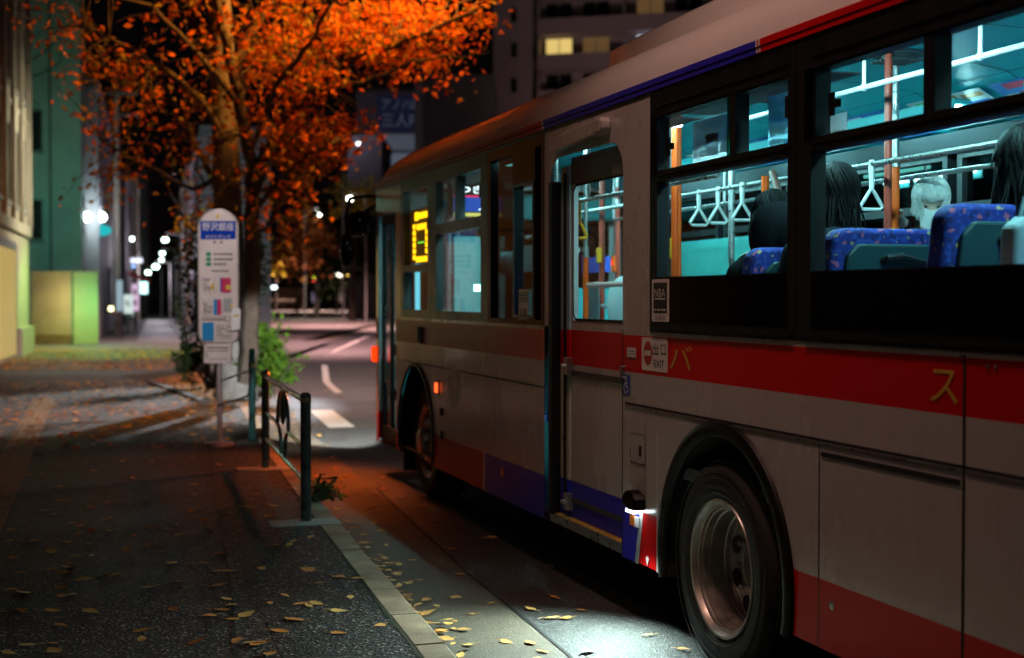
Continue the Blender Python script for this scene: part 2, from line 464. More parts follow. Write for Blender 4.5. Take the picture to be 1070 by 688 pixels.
# roof: side strip with red, blue and white lengths, then the rounded shoulder and the crown
roof = MB()
PRF = [(0.0, 2.745), (0.012, 2.80), (0.05, 2.875), (0.11, 2.94), (0.19, 2.99), (0.30, 3.025), (0.50, 3.055), (0.85, 3.075), (BW/2, 3.08)]
PRF2 = PRF + [(BW - a, z) for a, z in PRF[-2::-1]]
rings = []
for (y, dz, sc) in [(Y0-.02, -.16, .97), (Y0+.03, -.04, .99), (Y0+.14, 0, 1), (5, 0, 1), (8, 0, 1), (11, 0, 1), (12.2, -.005, 1), (12.6, -.03, 1), (12.82, -.085, .99), (12.96, -.17, .965), (13.05, -.28, .92)]:
    rings.append([Vector((DB + BW/2 + (a - BW/2)*sc, y, max(2.745 - .02*(dz < -.2), z + dz * (z - 2.72)/.36))) for a, z in PRF2])
for i in range(len(rings)-1):
    for j in range(len(PRF2)-1):
        roof.poly([rings[i][j], rings[i][j+1], rings[i+1][j+1], rings[i+1][j]], 0)
roof.poly(rings[0]); roof.poly(list(reversed(rings[-1])))
roof_o = roof.build('roof', [roof_paint], bus, smooth=True)
strip = MB()
for mp in (SD, FD):
    for (a, b, mi) in [(Y0, 5.21, 1), (5.21, 5.225, 0), (5.225, 5.235, 1), (5.235, 5.25, 0), (5.25, 7.99, 2), (7.99, 8.03, 0), (8.03, 12.90, 1)]:
        for (z0, z1, dp) in [(STRIP0, 2.712, -.020), (2.7165, STRIP1, -.024)]:
            for (za, zc) in [(z0, z1)]:
                P = [mp(a, za, .02), mp(b, za, .02), mp(b, zc, .02), mp(a, zc, .02), mp(a, za, dp), mp(b, za, dp), mp(b, zc, dp), mp(a, zc, dp)]
                strip.raw(P, [(0,3,2,1),(4,5,6,7),(0,1,5,4),(1,2,6,5),(2,3,7,6),(3,0,4,7)], mi)
    strip.raw([mp(Y0, 2.712, -.012), mp(12.9, 2.712, -.012), mp(12.9, 2.7165, -.012), mp(Y0, 2.7165, -.012)], [(0,1,2,3)], 3)
strip.build('gutter_strip', [slash_paint, red_paint, blue_paint, seam_dark], bus)
# rail between strip and windows
rail = MB()
for mp in (SD, FD):
    for (a, b, mi) in [(Y0, 6.375, 1), (6.375, 8.0, 0), (8.0, 12.9, 0)]:
        P = [mp(a, WT, .02), mp(b, WT, .02), mp(b, STRIP0, .02), mp(a, STRIP0, .02), mp(a, WT, -.013), mp(b, WT, -.013), mp(b, STRIP0, -.013), mp(a, STRIP0, -.013)]
        rail.raw(P, [(0,3,2,1),(4,5,6,7),(0,1,5,4),(1,2,6,5),(2,3,7,6),(3,0,4,7)], mi)
rail.build('window_head_rail', [dark_grey_frame, black_trim], bus)

# roof air-conditioning unit
ac = MB()
xa, xb = DB + .42, DB + BW - .42
R_ = []
for (y, k, zz) in [(8.30, 0.10, 3.10), (8.20, 0.05, 3.20), (8.05, 0.0, 3.245), (7.0, 0, 3.255), (4.5, 0, 3.255), (4.3, .05, 3.16)]:
    R_.append([Vector((xa + k, y, 3.03)), Vector((xa + k + .02, y, zz - .05)), Vector((xa + k + .10, y, zz)), Vector((xb - k - .10, y, zz)), Vector((xb - k - .02, y, zz - .05)), Vector((xb - k, y, 3.03))])
for i in range(len(R_)-1):
    for j in range(5): ac.poly([R_[i][j], R_[i][j+1], R_[i+1][j+1], R_[i+1][j]])
ac.poly(R_[0]); ac.poly(R_[-1])
ac_o = ac.build('roof_cooling_unit', roof_paint, bus, smooth=True)
gr = MB()
for k in range(5): gr.box(xa + .15, xb - .15, 7.2 - k*.32, 7.05 - k*.32, 3.257, 3.275)
gr.build('vent_grille', dark_grey_frame, ac_o)

# panel gaps, mouldings and small fittings on the side
seams = MB()
E_ = -.0135
def hseam(a, b, z, w=.007): seams.raw([SD(a, z-w/2, E_), SD(b, z-w/2, E_), SD(b, z+w/2, E_), SD(a, z+w/2, E_)], [(0,1,2,3)])
def vseam(y, a, b, w=.007): seams.raw([SD(y-w/2, a, E_), SD(y+w/2, a, E_), SD(y+w/2, b, E_), SD(y-w/2, b, E_)], [(0,1,2,3)])
hseam(Y0, 3.815, SEAM, .010); hseam(3.829, 6.70, SEAM, .010); hseam(8.0, 11.2, SEAM, .010); hseam(11.2, 12.07, SEAM)
vseam(3.822, .32, 1.485, .014); vseam(4.731, .32, SEAM - .005); vseam(6.43, .60, SEAM - .005, .003); vseam(2.9, .32, SEAM - .005)
vseam(8.9, .32, SEAM-.005, .004); vseam(10.15, .32, SEAM-.005, .004); vseam(6.735, .32, 1.498, .012)
seams.build('panel_gap', seam_dark, bus)
vent = MB(); vent.box(DB-.016, DB-.012, 3.84, 4.715, 1.060, 1.078); vent.build('vent_slot', seam_dark, bus)
lip = MB()
lip.box(DB-.017, DB-.012, 3.835, 4.728, 1.106, 1.112); lip.box(DB-.017, DB-.012, 4.735, 6.70, 1.106, 1.112); lip.box(DB-.017, DB-.012, 2.92, 3.81, 1.106, 1.112)
lip.build('panel_edge_highlight', alu, bus)
capm = MB()
def ring2(cx, cz, hw, hh, r, n=5):
    P = []
    for (sx, sz, q0) in ((1,1,0),(-1,1,90),(-1,-1,180),(1,-1,270)):
        for k in range(n+1):
            q = rad(q0 + 90*k/n); P.append((cx + sx*(hw-r) + r*math.cos(q), cz + sz*(hh-r) + r*math.sin(q)))
    return P
o_ = ring2(6.528, .90, .098, .078, .02); i_ = ring2(6.528, .90, .092, .072, .016)
for k in range(len(o_)):
    j = (k+1) % len(o_)
    capm.poly([SD(*o_[k], -.0155), SD(*o_[j], -.0155), SD(*i_[j], -.0155), SD(*i_[k], -.0155)], 1)
capm.prism(i_, SD, -.0135, -.0145, 0)
cap = capm.build('fuel_flap', [white_paint, alu], bus)
kk = MB(); kk.box(DB-.020, DB-.0148, 6.478, 6.502, .868, .918); kk.build('flap_latch', black_trim, cap)
la = MB(); la.lathe([(0,0),(.016,0),(.016,.004),(.010,.006),(0,.006)], (DB-.0125, 4.63, .50), (-1,0,0), 14); la.build('panel_lock', alu, bus, smooth=True)
for (y, z) in ((3.66, 1.452), (3.70, 1.452), (3.845, 1.48)):
    g = MB(); g.lathe([(0,0),(.007,0),(.006,.006),(0,.008)], (DB-.0125, y, z), (-1,0,0), 10); g.build('screw_head', alu, bus, smooth=True)
rh = MB(); rh.tube([SD(6.705,1.31,-.012), SD(6.705,1.31,-.035), SD(6.705,1.255,-.035), SD(6.705,1.255,-.012)], .008, 8); rh.build('grab_hook', alu, bus, smooth=True)
# front-side fittings
fit = MB(); fit.box(DB-.03, DB-.012, 11.165, 11.195, 1.30, 1.43); fit.build('latch_handle', black_trim, bus, bevel=.004)
fit = MB(); fit.box(DB-.03, DB-.012, 11.085, 11.12, 1.29, 1.425); fit.build('latch_handle', black_trim, bus, bevel=.004)
mk = MB(); mk.box(DB-.035, DB-.0125, 10.555, 10.615, .92, 1.0)
mk.build('marker_lamp', emis('orange_marker_glow', (1, .10, .02), 2.2), bus, bevel=.008)
mkb = MB(); mkb.box(DB-.02, DB-.0125, 10.54, 10.63, .905, 1.015); mkb.build('marker_lamp_base', black_trim, bus)
rf = MB(); rf.box(DB-.022, DB-.0125, 8.83, 8.88, .47, .53); rf.build('side_reflector', mat('amber_reflector', (.5, .12, .02), .2, coat=.5), bus, bevel=.004)
disc = MB(); disc.lathe([(0,0),(.155,0),(.155,.002),(0,.002)], (DB-.0127, 10.10, .995), (-1,0,0), 36); disc.build('round_emblem', mat('pale_emblem', (.62,.6,.6), .4, var=.25, vscale=9), bus)
for (y, z) in ((10.45, .78), (10.45, .60)):
    q = MB(); q.box(DB-.03, DB-.0125, y-.02, y+.02, z-.03, z+.03); q.build('hose_socket', black_trim, bus, bevel=.005)

# wheel arches: rubber trim and dark liner
for (c, z, r), nm in zip(ARCH, 'ab'):
    t = MB(); n = 40
    ang = [rad(-14 + 208*k/n) for k in range(n+1)]
    if nm == 'a':
        sec = [(-.012, r-.012), (-.030, r-.006), (-.040, r+.012), (-.040, r+.038), (-.028, r+.058), (-.012, r+.064)]
    else:
        sec = [(-.012, r-.008), (-.028, r-.004), (-.030, r+.015), (-.012, r+.024)]
    P = [[SD(c + rr*math.cos(a), max(.30, z + rr*math.sin(a)), d) for d, rr in sec] for a in ang]
    for i in range(n):
        for j in range(len(sec)-1): t.poly([P[i][j], P[i][j+1], P[i+1][j+1], P[i+1][j]])
    t.build('wheel_arch_trim', black_trim if nm == 'a' else dark_grey_frame, bus, smooth=True)
    li = MB()
    for i in range(n):
        a, b = ang[i], ang[i+1]
        A = lambda q, d: SD(c + (r+.004)*math.cos(q), z + (r+.004)*math.sin(q), d)
        li.poly([A(a, .0), A(b, .0), A(b, .75), A(a, .75)])
    li.poly([SD(c + (r+.004)*math.cos(q), z + (r+.004)*math.sin(q), .75) for q in ang])
    li.build('wheel_housing', under_dark, bus)

# wheels
def wheel(y, z, x, rear, out=-1):
    R = .48
    t = MB()
    t.lathe([(.305,.01),(.325,-.012),(.36,-.022),(.42,-.020),(.455,-.004),(.472,.02),(.48,.05),(.48,.22),(.455,.26),(.36,.28),(.30,.27)], (x, y, z), (-out,0,0), 72)
    g = MB()
    w = empty('tmp', (0,0,0)); bpy.data.objects.remove(w)
    tyre = t
    for rr in (.335, .40, .445):      # moulded rings on the sidewall
        tyre.lathe([(rr, -.024), (rr+.004, -.027), (rr+.009, -.024)], (x, y, z), (-out,0,0), 72)
    for k in range(60):               # tread blocks
        q = 2*math.pi*k/60
        er = Vector((0, math.cos(q), math.sin(q))); et = Vector((0, -math.sin(q), math.cos(q)))
        tyre.obox(Vector((x, y, z)) + er*.481 + Vector((-out*.05, 0, 0)), Vector((.028,0,0)), et*.017, er*.006)
        tyre.obox(Vector((x, y, z)) + er*.481 + Vector((-out*.17, 0, 0)), Vector((.04,0,0)), et*.017, er*.006)
    wo = tyre.build('wheel', tyre_rubber, bus, smooth=True)
    rim = MB()
    if rear:
        rim.lathe([(.300,.012),(.312,-.006),(.308,-.016),(.297,-.014),(.287,.002),(.284,.010),(.272,.012),(.270,.026),(.262,.028),(.260,.060),(.254,.062),(.254,.130),(.246,.134),(.246,.158),(.226,.160),(.222,.168),(.160,.172),(.156,.162),(.118,.162),(.112,.19),(.10,.20),(0,.20)], (x, y, z), (-out,0,0), 72)
        dd, rb, rh = .168, .192, .040
    else:
        rim.lathe([(.300,.012),(.312,-.006),(.308,-.016),(.297,-.014),(.286,.004),(.272,.012),(.262,.05),(.240,.055),(.215,.030),(.165,-.020),(.140,-.028),(.110,-.028),(.104,-.07),(.085,-.085),(0,-.088)], (x, y, z), (-out,0,0), 64)
        dd, rb, rh = .005, .215, .024
    ro = rim.build('rim', steel, wo, smooth=True)
    for k in range(8):
        q = 2*math.pi*k/8 + (.36 if rear else .3)
        c = Vector((x + out*(-dd + .010), y + rb*math.cos(q), z + rb*math.sin(q)))
        hl = MB(); hl.lathe([(0,0),(rh,0),(rh,.003),(0,.003)], c, (out,0,0), 18); hl.build('hand_hole', seam_dark, wo)
        q = 2*math.pi*(k+.5)/8 + .3
        rn = .138 if rear else .125
        c = Vector((x + out*(-(.162 if rear else -.027)), y + rn*math.cos(q), z + rn*math.sin(q)))
        nu = MB(); nu.lathe([(0,.03),(.013,.03),(.016,.0)], c, (out,0,0), 6); nu.build('wheel_nut', steel, wo)
    return wo
wheel(5.58, .462, DB - .002, True); 
iw = wheel(5.58, .462, DB + .36, True)
wheel(11.33, .462, DB + .10, False)
wheel(5.58, .462, DB + BW + .002, True, 1); wheel(11.33, .462, DB + BW - .10, False, 1)

# underbody with wheel wells left open
ub = MB()
for (a, b) in ((Y0+.02, 4.95), (6.21, 10.70), (11.96, 12.88)): ub.box(DB+.03, DB+BW-.03, a, b, .30, .345)
ub.box(DB+.78, DB+BW-.78, 4.95, 6.21, .30, .345); ub.box(DB+.78, DB+BW-.78, 10.70, 11.96, .30, .345)
ub.build('underbody', under_dark, bus)
fl = MB(); fl.box(DB+.40, DB+.46, 10.56, 10.72, .16, .5); fl.build('mud_flap', tyre_rubber, bus)
flap = MB(); flap.box(DB+.05, DB+.38, 12.02, 12.05, .13, .40); flap.build('mud_flap', tyre_rubber, bus)

# ---------------------------------------------------------------- windows of the kerb side
def window(mp, y0, y1, z0, z1, holes, frame_mat, glass_mat, d0=-.016, d1=.05, name='window', glass_mats=None, gd=.012):
    us = [y0, y1]; vs = [z0, z1]
    for h in holes: us += [h[0], h[1]]; vs += [h[2], h[3]]
    def solid(u, v):
        for h in holes:
            if h[0] < u < h[1] and h[2] < v < h[3]: return None
        return 0
    f = MB(); f.plate(us, vs, solid, mp, d0, d1)
    fo = f.build(name, frame_mat, bus)
    for k, h in enumerate(holes):
        g = MB(); e = .004
        gg = gd + (.012 if k % 2 else 0)
        P = [mp(h[0]-e, h[2]-e, gg), mp(h[1]+e, h[2]-e, gg), mp(h[1]+e, h[3]+e, gg), mp(h[0]-e, h[3]+e, gg)]
        g.poly(P)
        g.build('pane', (glass_mats[k] if glass_mats else glass_mat), fo)
    return fo
w1 = window(SD, 4.92, 6.375, 1.498, WT, [(5.50, 6.285, 2.29, 2.548), (4.985, 5.445, 2.29, 2.548), (4.985, 6.285, 1.77, 2.235)], black_trim, bus_glass)
w2 = window(SD, 3.20, 4.915, 1.498, WT, [(4.055, 4.765, 2.29, 2.548), (3.35, 3.99, 2.29, 2.548), (3.35, 4.80, 1.772, 2.235)], black_trim, bus_glass)
w3 = window(SD, 2.33, 3.195, 1.498, WT, [(2.45, 3.10, 2.29, 2.548), (2.45, 3.10, 1.772, 2.235)], black_trim, bus_glass)
def side_rails(fo, y0, y1):
    """slide channels, the lower black glass panel, latch"""
    g = MB()
    for (a, b) in ((2.236, 2.246), (2.262, 2.274)): g.box(DB-.024, DB-.0165, y0, y1, a, b)
    g.box(DB-.028, DB-.0165, y0-.05, y1+.05, 1.512, 1.522)
    g.box(DB-.022, DB-.0165, y0, y1, 2.556, 2.562); g.box(DB-.022, DB-.0165, y0, y1, 2.60, 2.606)
    g.build('slide_channel', black_trim, fo)
    p = MB(); p.raw([SD(y0, 1.548, -.0175), SD(y1, 1.548, -.0175), SD(y1, 1.766, -.0175), SD(y0, 1.766, -.0175)], [(0,1,2,3)])
    p.build('lower_panel', black_gloss, fo)
side_rails(w1, 4.99, 6.28); side_rails(w2, 3.35, 4.79); side_rails(w3, 2.45, 3.10)
for fo, ys in ((w1, (6.303, 6.323, 6.343)), (w2, (4.788, 4.81, 4.832))):
    g = MB()
    for y in ys: g.box(DB-.023, DB-.0165, y, y+.007, 2.275, 2.56)
    g.build('window_channel', black_gloss, fo)
def latch(fo, y, z):
    g = MB(); g.box(DB-.002, DB+.010, y-.018, y+.018, z-.045, z+.045); g.box(DB-.008, DB+.010, y-.06, y-.018, z-.018, z+.014)
    g.build('window_latch', black_trim, fo, bevel=.004)
latch(w1, 6.20, 2.40); latch(w1, 5.02, 2.44); latch(w2, 4.68, 2.405)

W2Y0, W2Y1 = 9.335, 10.675
fw1 = window(SD, 9.20, 10.80, 1.498, WT, [(10.06, 10.62, 2.245, 2.575), (9.37, 10.00, 2.245, 2.575), (9.37, 10.62, 1.565, 2.165)], dark_grey_frame, bus_glass)
fw2 = window(SD, 10.805, 11.86, 1.498, WT, [(10.90, 11.74, 1.945, 2.575), (10.90, 11.74, 1.565, 1.885)], dark_grey_frame, bus_glass)
fw0 = window(SD, 8.003, 9.195, 1.498, WT, [(8.63, 9.13, 1.53, 2.60), (8.05, 8.17, 1.53, 2.60), (8.21, 8.59, 1.56, 2.38)], black_gloss, smoked_glass, glass_mats=[smoked_glass, smoked_glass, bus_glass])  # clear pane added: the lit inside imitates a teal reflection
g = MB(); g.plate([8.19, 8.21, 8.59, 8.61], [1.54, 1.56, 2.38, 2.40], lambda u, v: None if (8.21 < u < 8.59 and 1.56 < v < 2.38) else 0, SD, -.021, -.0165)
g.build('inner_frame', dark_grey_frame, fw0)
latch(fw1, 9.45, 2.42); latch(fw1, 10.55, 2.40)

# ---------------------------------------------------------------- middle door
dr = MB()
YA, YB = 6.745, 7.64
dr.plate([YA, 6.775, 7.60, YB], [.385, BAND+.012, 1.278, RED1+.005, 1.535, 2.325, 2.485], lambda u, v: None if (6.775 < u < 7.60 and 1.535 < v < 2.325) else (2 if v < BAND+.012 else (1 if 1.278 < v < RED1+.005 else (3 if v > 2.33 else 0))), SD, .03, .06)
door = dr.build('middle_door', [white_paint, red_paint, blue_paint, mat('door_head_grey', (.12,.11,.11), .4, var=.1)], bus)
g = MB(); g.poly([SD(6.765, 1.525, .042), SD(7.61, 1.525, .042), SD(7.61, 2.335, .042), SD(6.765, 2.335, .042)]); g.build('door_pane', bus_glass, door)
g = MB(); rr = ring2((6.775+7.60)/2, (1.535+2.325)/2, .412, .395, .06); r2 = ring2((6.775+7.60)/2, (1.535+2.325)/2, .398, .381, .05)
for k in range(len(rr)):
    j = (k+1) % len(rr); g.poly([SD(*rr[k], .0265), SD(*rr[j], .0265), SD(*r2[j], .0265), SD(*r2[k], .0265)])
g.build('pane_seal', black_trim, door)
g = MB()
g.raw([SD(6.76,.66+.0,.0285), SD(7.62,.66,.0285), SD(7.62,.63,.0285), SD(6.76,.63,.0285)], [(0,1,2,3)]) if False else None
g.box(DB+.018, DB+.0295, 6.76, 7.62, 1.215, 1.245); g.build('door_rail', dark_grey_frame, door, bevel=.003)
g = MB(); g.box(DB+.02, DB+.0295, 6.76, 7.62, .475, .50); g.build('lower_door_rail', dark_grey_frame, door)
for z in (1.27, .475):
    g = MB(); g.box(DB-.012, DB+.029, 7.60, 7.66, z-.05, z+.05); g.lathe([(0,.03),(.014,.03),(.014,0)], (DB-.005, 7.63, z), (-1,0,0), 12)
    g.build('door_roller', alu, door, bevel=.004)
post = MB()
post.box(DB-.03, DB+.05, 7.80, 7.885, .37, 2.36, 0)
post.build('door_rubber_post', black_trim, bus, bevel=.012)
cs = MB()
cs.plate([7.652, 7.797], [.385, BAND+.012, 1.278, RED1+.005, 2.44], lambda u, v: 2 if v < BAND+.012 else (1 if 1.278 < v < RED1+.005 else (3 if v > RED1 else 0)), SD, .022, .05)
cs.box(DB+.006, DB+.0215, 7.70, 7.705, .40, 2.40, 4)
pocket = cs.build('door_edge_panel', [mat('cream_door_edge', (.5,.46,.36), .4, var=.06), red_paint, blue_paint, mat('pale_door_edge', (.35,.5,.55), .35, var=.06), black_trim], bus)
g = MB(); g.box(DB+.012, DB+.0218, 7.72, 7.75, 2.33, 2.43); g.build('yellow_marker', mat('yellow_plastic', (.6,.42,.03), .4, var=.08), pocket)
g = MB(); g.lathe([(0,.006),(.02,.006),(.02,0)], (DB+.022, 7.73, .83), (-1,0,0), 14); g.build('red_reflector', mat('dull_red_reflector', (.25,.05,.03), .3), pocket, smooth=True)
jb = MB()
jb.box(DB-.006, DB+.12, 6.70, 6.742, .33, 2.45, 0)
jb.build('door_jamb', dark_grey_frame, bus)
sil = MB(); sil.box(DB-.016, DB+.30, 6.745, 7.885, .325, .378, 0); sil.box(DB-.012, DB+.27, 6.76, 7.87, .3785, .3815, 1)
sil.build('door_sill', [alu, mat('worn_yellow_step', (.55,.36,.06), .5, var=.3, vscale=14)], bus, bevel=.004)
cov = MB()
cov.prism([(6.93, 2.545), (7.70, 2.515), (7.76, 2.54), (7.76, 2.585), (7.73, 2.605), (6.93, 2.635), (6.90, 2.61), (6.90, 2.57)], SD, -.07, -.0126)
cvo = cov.build('door_motor_cover', white_paint, bus, bevel=.012, bseg=3)
g = MB(); g.box(DB-.078, DB-.0705, 6.915, 7.02, 2.555, 2.62); g.build('cover_lamp', mat('lamp_lens_dull', (.45,.42,.38), .25, coat=.4, var=.1), cvo, bevel=.006)

# step lamp beside the door
lm = MB()
prof = [(6.415, .60), (6.42, .655), (6.445, .68), (6.50, .695), (6.545, .685), (6.57, .66), (6.575, .62), (6.50, .595)]
lm.prism(prof, SD, -.085, -.0126)
lmo = lm.build('step_lamp', black_gloss, bus, bevel=.012, bseg=3)
g = MB(); g.box(DB-.072, DB-.024, 6.452, 6.548, .580, .596); g.build('lamp_lens', emis('step_lamp_glow', (.80, .97, 1.0), 9), lmo)
# amber and white reflector, arrow sticker
g = MB(); g.box(DB-.03, DB-.0165, 6.535, 6.60, .50, .555, 0); g.box(DB-.03, DB-.0165, 6.500, 6.533, .50, .555, 1); g.build('reflector', [mat('orange_lens', (.7,.16,.02), .2, coat=.5), mat('white_lens', (.7,.7,.7), .2, coat=.5)], bus, bevel=.003)
g = MB(); g.poly([SD(6.42,.365,-.0165), SD(6.375,.365,-.0165), SD(6.397,.325,-.0165)]); g.poly([SD(6.41,.372,-.016), SD(6.385,.372,-.016), SD(6.385,.365,-.016), SD(6.41,.365,-.016)]); g.build('arrow_sticker', sticker_white, bus)
g = MB(); g.box(DB-.02, DB-.0125, 6.255, 6.275, .318, 1.0); g.build('panel_edge_strip', mat('pale_edge', (.5,.5,.48), .4, var=.06), bus)

# ---------------------------------------------------------------- front door
fd = MB()
fd.plate([12.075, 12.12, 12.405, 12.455, 12.74, 12.785], [.36, .48, 2.34, 2.42], lambda u, v: None if (.48 < v < 2.34 and (12.12 < u < 12.405 or 12.455 < u < 12.74)) else 0, SD, .02, .05)
fdo = fd.build('front_door', black_trim, bus)
for (a, b) in ((12.12, 12.405), (12.455, 12.74)):
    g = MB(); g.poly([SD(a-.004, .476, .035), SD(b+.004, .476, .035), SD(b+.004, 2.344, .035), SD(a-.004, 2.344, .035)]); g.build('door_pane', bus_glass, fdo)
for z in (.8, 1.2): 
    g = MB(); g.box(DB-.02, DB+.019, 12.07, 12.11, z-.05, z+.05); g.build('door_hinge', black_trim, fdo, bevel=.005)
g = MB(); g.tube([SD(12.43, .9, .0), SD(12.43, .9, -.03), SD(12.43, 1.6, -.03), SD(12.43, 1.6, .0)], .012, 8); g.build('door_handrail', alu, fdo, smooth=True)
# turn signal
g = MB(); g.box(DB-.055, DB-.0, 12.885, 12.955, 1.06, 1.21); g.build('turn_signal', emis('turn_signal_glow', (1, .05, .004), 1.5), bus, bevel=.02, bseg=3)
for x in (DB + .30, DB + BW - .30):
    g = MB(); g.lathe([(0,0),(.10,0),(.11,-.03)], (x, 13.10, .72), (0,1,0), 24); g.build('headlight', emis('headlight_glow', (1, .96, .9), 12), bus)
# mirrors on the front kerb-side corner
def mirror(pts, c, hw, hh, tilt):
    a = MB(); a.tube(pts, .018, 8)
    ao = a.build('mirror_arm', black_trim, bus, smooth=True)
    b = MB(); q = Quaternion((0, 0, 1), tilt)
    b.ball(c, (hw, .07, hh), 18, 12, 0, q)
    b.build('mirror_shell', black_gloss, ao, smooth=True)
    g = MB(); n = q @ Vector((0, -1, 0)); r_ = q @ Vector((1, 0, 0))
    P = [Vector(c) + n*.045 + r_*(.8*hw*math.cos(t)) + Vector((0,0,.8*hh*math.sin(t))) for t in [2*math.pi*k/20 for k in range(20)]]
    g.poly(P); g.build('mirror_glass', mat('mirror_silver', (.8,.8,.8), .03, metal=1.0), ao)
mx = lambda px, py, y: None
def at_y(px, py, Y):
    X = (px - 535.0)/FPX; k = (-460.0*X + FPX)/_L; t = Y/k
    return Vector(((FPX*X + 460.0)/_L*t, Y, EYE + (311.0-py)/FPX*t))
m1 = at_y(376, 234, 13.3); m2 = at_y(363, 262, 13.35)
mirror([(DB+.02, 12.95, 2.62), at_y(386, 205, 13.15), at_y(366, 208, 13.3), at_y(361, 228, 13.33), m2 + Vector((0,0,.15))], m2, .075, .18, -.25)
mirror([(DB+.02, 12.95, 2.56), at_y(388, 218, 13.2), m1 + Vector((0,0,.08))], m1, .13, .13, -.3)

# ---------------------------------------------------------------- signs and lettering on the side
DS = -.0142
def sheet(y0, y1, z0, z1, m, name, d=DS, th=.0012, bev=0):
    g = MB(); g.prism(ring2((y0+y1)/2, (z0+z1)/2, abs(y1-y0)/2, (z1-z0)/2, .012), SD, d, d+th); return g.build(name, m, bus)
ex = sheet(6.160, 6.478, 1.305, 1.470, sticker_white, 'exit_sign')
g = MB()
cy, cz = 6.400, 1.392
g.prism([(cy + .052*math.cos(q), cz + .060*math.sin(q)) for q in [2*math.pi*k/28 for k in range(28)]], SD, DS-.001, DS-.0002, 0)
g.raw([SD(cy-.04, cz-.013, DS-.0018), SD(cy+.04, cz-.013, DS-.0018), SD(cy+.04, cz+.013, DS-.0018), SD(cy-.04, cz+.013, DS-.0018)], [(0,1,2,3)], 1)
g.build('no_entry_symbol', [sticker_red, sticker_white], ex)
g = MB(); g.text('出', SD, 6.342, 6.272, 1.385, 1.445, DS-.001); g.text('口', SD, 6.238, 6.182, 1.389, 1.440, DS-.001); g.text('EXIT', SD, 6.322, 6.20, 1.325, 1.362, DS-.001)
g.build('exit_lettering', sticker_black, ex)
sm = sheet(6.555, 6.675, 1.358, 1.412, sticker_white, 'notice_sticker')
g = MB()
for k in range(3):
    for j in range(6): g.raw([SD(6.662-.017*j, 1.397-.016*k, DS-.001), SD(6.650-.017*j, 1.397-.016*k, DS-.001), SD(6.650-.017*j, 1.391-.016*k, DS-.001), SD(6.662-.017*j, 1.391-.016*k, DS-.001)], [(0,1,2,3)], 0 if k != 1 else 1)
g.build('notice_print', [sticker_black, sticker_red], sm)
wc = sheet(6.632, 6.728, 1.163, 1.268, sticker_blue, 'wheelchair_sign')
g = MB()
D2 = lambda u, v, d: SD(6.68 - u, 1.215 + v, d)
g.prism([(.004 + .009*math.cos(q) - .012, .034 + .009*math.sin(q)) for q in [2*math.pi*k/12 for k in range(12)]], D2, DS-.001, DS-.0002)
for pl in ([(-.008,.022),(-.003,-.008),(.018,-.008),(.026,-.032),(.033,-.029)], [(-.006,.010),(.012,.010)], [(-.008 + .026*math.cos(q), -.016 + .024*math.sin(q)) for q in [rad(100 + 230*k/14) for k in range(15)]]):
    for i in range(len(pl)-1):
        a = Vector(pl[i]); b = Vector(pl[i+1]); n = (b-a).normalized(); n = Vector((-n.y, n.x))*.0038
        g.poly([D2(*(a+n), DS-.001), D2(*(b+n), DS-.001), D2(*(b-n), DS-.001), D2(*(a-n), DS-.001)])
g.build('wheelchair_symbol', sticker_white, wc)
g = MB(); g.text('バ', SD, 6.135, 5.885, 1.328, 1.442, DS); g.build('lettering', gold_letter, bus)
g = MB(); g.text('ス', SD, 4.005, 3.855, 1.322, 1.432, DS)
g.build('lettering', gold_letter, bus)
# poster sticker at the bottom of the first rear window
DP = -.0185
nb = MB(); nb.prism(ring2(6.236, 1.655, .104, .104, .012), SD, DP-.001, DP); nbo = nb.build('poster_sticker', sticker_white, bus)
g = MB()
g.raw([SD(6.318,1.594,DP-.002), SD(6.156,1.594,DP-.002), SD(6.156,1.742,DP-.002), SD(6.318,1.742,DP-.002)], [(0,1,2,3)], 0)
g.text('NBA', SD, 6.302, 6.172, 1.672, 1.712, DP-.003, 1)
for (z, a, b) in ((1.660, 6.30, 6.175), (1.606, 6.312, 6.285), (1.606, 6.275, 6.235), (1.606, 6.225, 6.165)): g.raw([SD(a,z,DP-.003), SD(b,z,DP-.003), SD(b,z+.007,DP-.003), SD(a,z+.007,DP-.003)], [(0,1,2,3)], 1)
for k in range(4):
    g.raw([SD(6.305-.034*k,1.622,DP-.003), SD(6.28-.034*k,1.622,DP-.003), SD(6.28-.034*k,1.648,DP-.003), SD(6.305-.034*k,1.648,DP-.003)], [(0,1,2,3)], 2)
    g.raw([SD(6.305-.034*k,1.722,DP-.003), SD(6.28-.034*k,1.722,DP-.003), SD(6.28-.034*k,1.736,DP-.003), SD(6.305-.034*k,1.736,DP-.003)], [(0,1,2,3)], 2)
for k, ch in enumerate('日目日'): g.text(ch, SD, 6.288-.045*k, 6.264-.045*k, 1.560, 1.584, DP-.003, 0)
g.build('poster_print', [sticker_black, sticker_white, mat('poster_dim_green', (.03,.045,.04), .5)], nbo)
